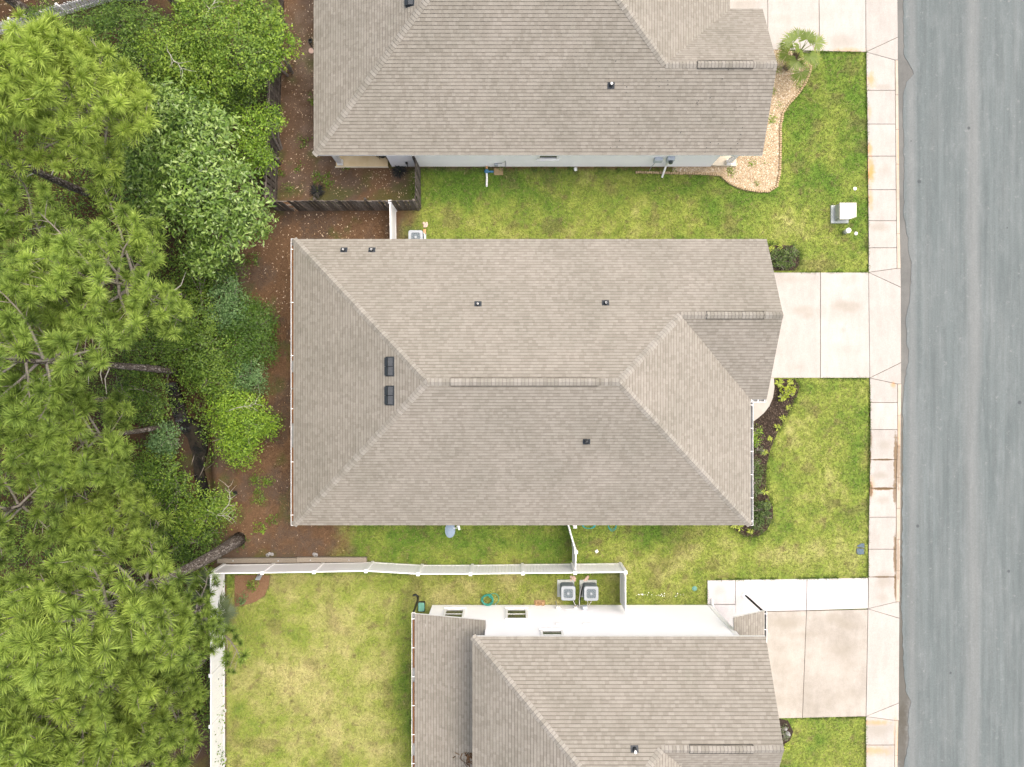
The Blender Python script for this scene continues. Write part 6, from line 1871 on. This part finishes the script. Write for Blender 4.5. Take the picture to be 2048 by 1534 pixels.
# rosettes, small shrubs and weeds in the beds
def rosette(name, label, px, py, R_, n, mat, seed, group=None, cat='plant', z=.03):
    r = random.Random(seed); V, T = [], []
    for i in range(n):
        a = r.uniform(0, 6.28); el = r.uniform(.25, 1.1); L_ = R_ * r.uniform(.7, 1.15); d = Vector((math.cos(a), math.sin(a), 0)); w = Vector((-d.y, d.x, 0)) * (.05 * R_ + .008)
        m = d * L_ * .55 * math.cos(el * .6) + Vector((0, 0, L_ * .6 * math.sin(el) + .03)); e = d * L_ + Vector((0, 0, L_ * .35 * math.sin(el)))
        t = r.uniform(.2, .9); b = Vector((0, 0, .0))
        V += [b - w * .4, m - w, e, m + w]; T += [t - .2, t, t + .1, t]
    me = fast_mesh('leaves', np.array([tuple(v) for v in V]), np.arange(len(V)).reshape(-1, 4), mat, {'tone': np.clip(T, 0, 1)})
    P = thing(name, label, cat, G(px, py, z), group=group)
    obj('leaves', me, P)
    MB().lathe([(.02, -.03), (.03, .02), (.012, .06)], 6).build('stem', M_PETI, P)
    return P
ORD = ('third', 'fourth', 'fifth', 'sixth', 'seventh', 'eighth', 'ninth')
LN = ['%s yellow green lily from the driveway along the front mulch bed rim' % q for q in ORD] + ['yellow green lily in the lowest tip of the front mulch bed', 'yellow green lily at the lower left edge of the front mulch bed', 'small lily half under the lower eave corner of the middle house', 'small lily farthest left under the lower eave of the middle house']
rosette('lily', 'largest yellow green lily at the driveway end of the front mulch bed', 1557, 766, .26, 40, L_YEL, 1)
rosette('lily', 'yellow green lily next to the largest one at the driveway', 1580, 764, .2, 26, L_YEL, 2)
for i, (px, py) in enumerate(((1577, 815), (1564, 836), (1554, 855), (1539, 877), (1528, 905), (1529, 983), (1534, 1005), (1500, 1062), (1480, 1055), (1470, 1050), (1466, 1051))):
    rosette('lily', LN[i], px, py, .17 + .03 * (i % 3), 24, L_YEL, 10 + i, group='small lilies along the front bed rim')
def low(label, lobes, mat, leaf, dens, seed, name='shrub', **kw):
    return shrub(label, lobes, mat, leaf, dens, seed, name, 'shrub', **kw)
low('lime green rounded shrub in the front mulch bed', [(1573, 786, .30, 12), (1564, 792, .25, 9), (1583, 783, .25, 9)], L_YEL, .10, 500, 41, cs=.07, flat=.7)
low('green bush under the gutter near the entry walk', [(1510, 866, .40, 13), (1512, 884, .35, 10)], L_LIME, .07, 900, 42, cs=.07)
low('dark bush under the gutter at the middle of the front bed', [(1510, 928, .40, 13), (1518, 945, .35, 11), (1512, 962, .4, 12), (1512, 985, .35, 11)], L_HEDGE, .07, 900, 43, cs=.07, tone=(.6, .3))
low('broad dark bush at the lower corner of the front bed', [(1518, 1018, .45, 18), (1528, 1036, .40, 17), (1512, 1046, .35, 15), (1532, 1012, .3, 10)], L_HEDGE, .07, 900, 44, cs=.07, tone=(.5, .3))
low('thin flowering plant with white blooms in the front bed', [(1516, 900, .30, 9), (1524, 902, .2, 6)], L_FERN, .06, 700, 45, cs=.07)
low('olive hedge clump in the small bed above the driveway', [(1552, 515, .40, 18), (1570, 512, .45, 18), (1585, 503, .35, 12), (1560, 530, .3, 12), (1577, 525, .3, 11)], L_HEDGE, .07, 800, 46, cs=.08, tone=(.62, .34))
rosette('lily', 'yellow green lily beside the hedge clump at the eave', 1543, 498, .2, 26, L_YEL, 47); rosette('lily', 'yellow green lily above the hedge clump', 1560, 494, .17, 22, L_YEL, 48)
low('pale leafy plant in the stone edged bed', [(1566, 1458, .25, 9), (1570, 1475, .2, 7)], L_FERN, .07, 700, 49, cs=.06)
rosette('lily', 'yellow green lily just below the stone edged bed', 1573, 1493, .2, 26, L_YEL, 50)
for i, (px, py, R_, lb) in enumerate(((505, 1165, .30, 'green weed clump in the straw island'), (486, 1190, .30, 'bluish weed clump in the straw island'))):
    low(lb, [(px, py, .15, 10 - 2*i), (px - 3, py + 8, .12, 8)], L_MID if i == 0 else L_BLUE, .08, 600, 60 + i, cs=.08, stems=False)
WD = ['dark green weed patch beside the rear eave of the upper house', 'largest green weed patch in the middle of the fenced brown yard', 'weed patch touching the upper left of the largest yard patch', 'weed patch touching the lower right of the largest yard patch',
      'weed patch at the foot of the left picket run', 'small weed patch between the left pickets and the patio', 'broad weed patch left of the rear gutter of the middle house', 'weed patch just below the broad one by the rear gutter', 'bright lime weed patch right of the thick pine trunk base',
      'weed patch between the lime patch and the middle house corner', 'dark weed patch between the thick pine trunk base and the timber', 'weed patch on the straw below the laurel tree', 'dark weed patch left of the upper rear corner of the middle house', 'tiny weed patch at the lower edge of the tan patio',
      'small weed patch under the rear eave of the upper house above the others', 'weed patch in the lower left corner of the fenced yard']
for i, (px, py, rp, m) in enumerate(((605, 285, 12, L_DARK), (642, 362, 18, L_MID), (630, 350, 9, L_MID), (655, 370, 10, L_MID), (560, 350, 9, L_MID), (596, 335, 8, L_MID), (522, 962, 22, L_MID), (515, 995, 16, L_MID), (521, 1056, 14, L_LIME), (545, 1040, 12, L_MID), (480, 1085, 16, L_DARK), (520, 470, 14, L_MID), (505, 520, 16, L_DARK), (690, 340, 7, L_MID), (620, 195, 8, L_MID), (575, 375, 10, L_MID))):
    low(WD[i], [(px, py, .06, rp), (px + rp * .6, py - rp * .3, .05, rp * .6)], m, .07, 330, 80 + i, 'weed_patch', cs=.07, stems=False, flat=.25)['group'] = 'weed patches on the brown ground'
for i, (px, py) in enumerate(((610, 375), (800, 343))):
    rosette('withered_plant', ['black withered plant near the wooden fence bottom', 'black withered plant by the upper house wall inside the fence'][i], px + (25 if i == 0 else 0), py + (8 if i == 0 else 0), .42, 60, leaf_mat('withered_%d' % i, (.008, .009, .010), (.02, .022, .022), (.06, .055, .045), .8, .1, 0), 70 + i)
# weeds creeping through the gravel
r_ = np.random.default_rng(5)
lob = []
for _ in range(46):
    px, py = r_.uniform(1450, 1620), r_.uniform(110, 380)
    if in_poly(np.array([px]), np.array([py]), P_GRAVEL)[0] and px > 1530 - (py > 315) * 80: p = G(px, py, .04); lob.append((p.x, p.y, .05, r_.uniform(.08, .22), .04))
o = obj('gravel_weeds', leaf_cloud('gravel_weeds', lob, 1800, .05, L_MID, 6, cs=.07, tone=(.8, .2))); tag(o, 'sparse green weeds creeping through the gravel bed', 'weeds', kind='stuff')
# dark moss and weeds along the upper house wall
lob = []
for _ in range(90):
    px, py = r_.uniform(845, 1345), r_.normal(339, 3); p = G(px, py); lob.append((p.x, p.y, .03, r_.uniform(.08, .22), .04))
o = obj('wall_weeds', leaf_cloud('wall_weeds', lob, 3200, .05, L_DARK, 7, cs=.07, tone=(.55, .3))); tag(o, 'dark weeds along the foot of the upper house wall', 'weeds', kind='stuff')
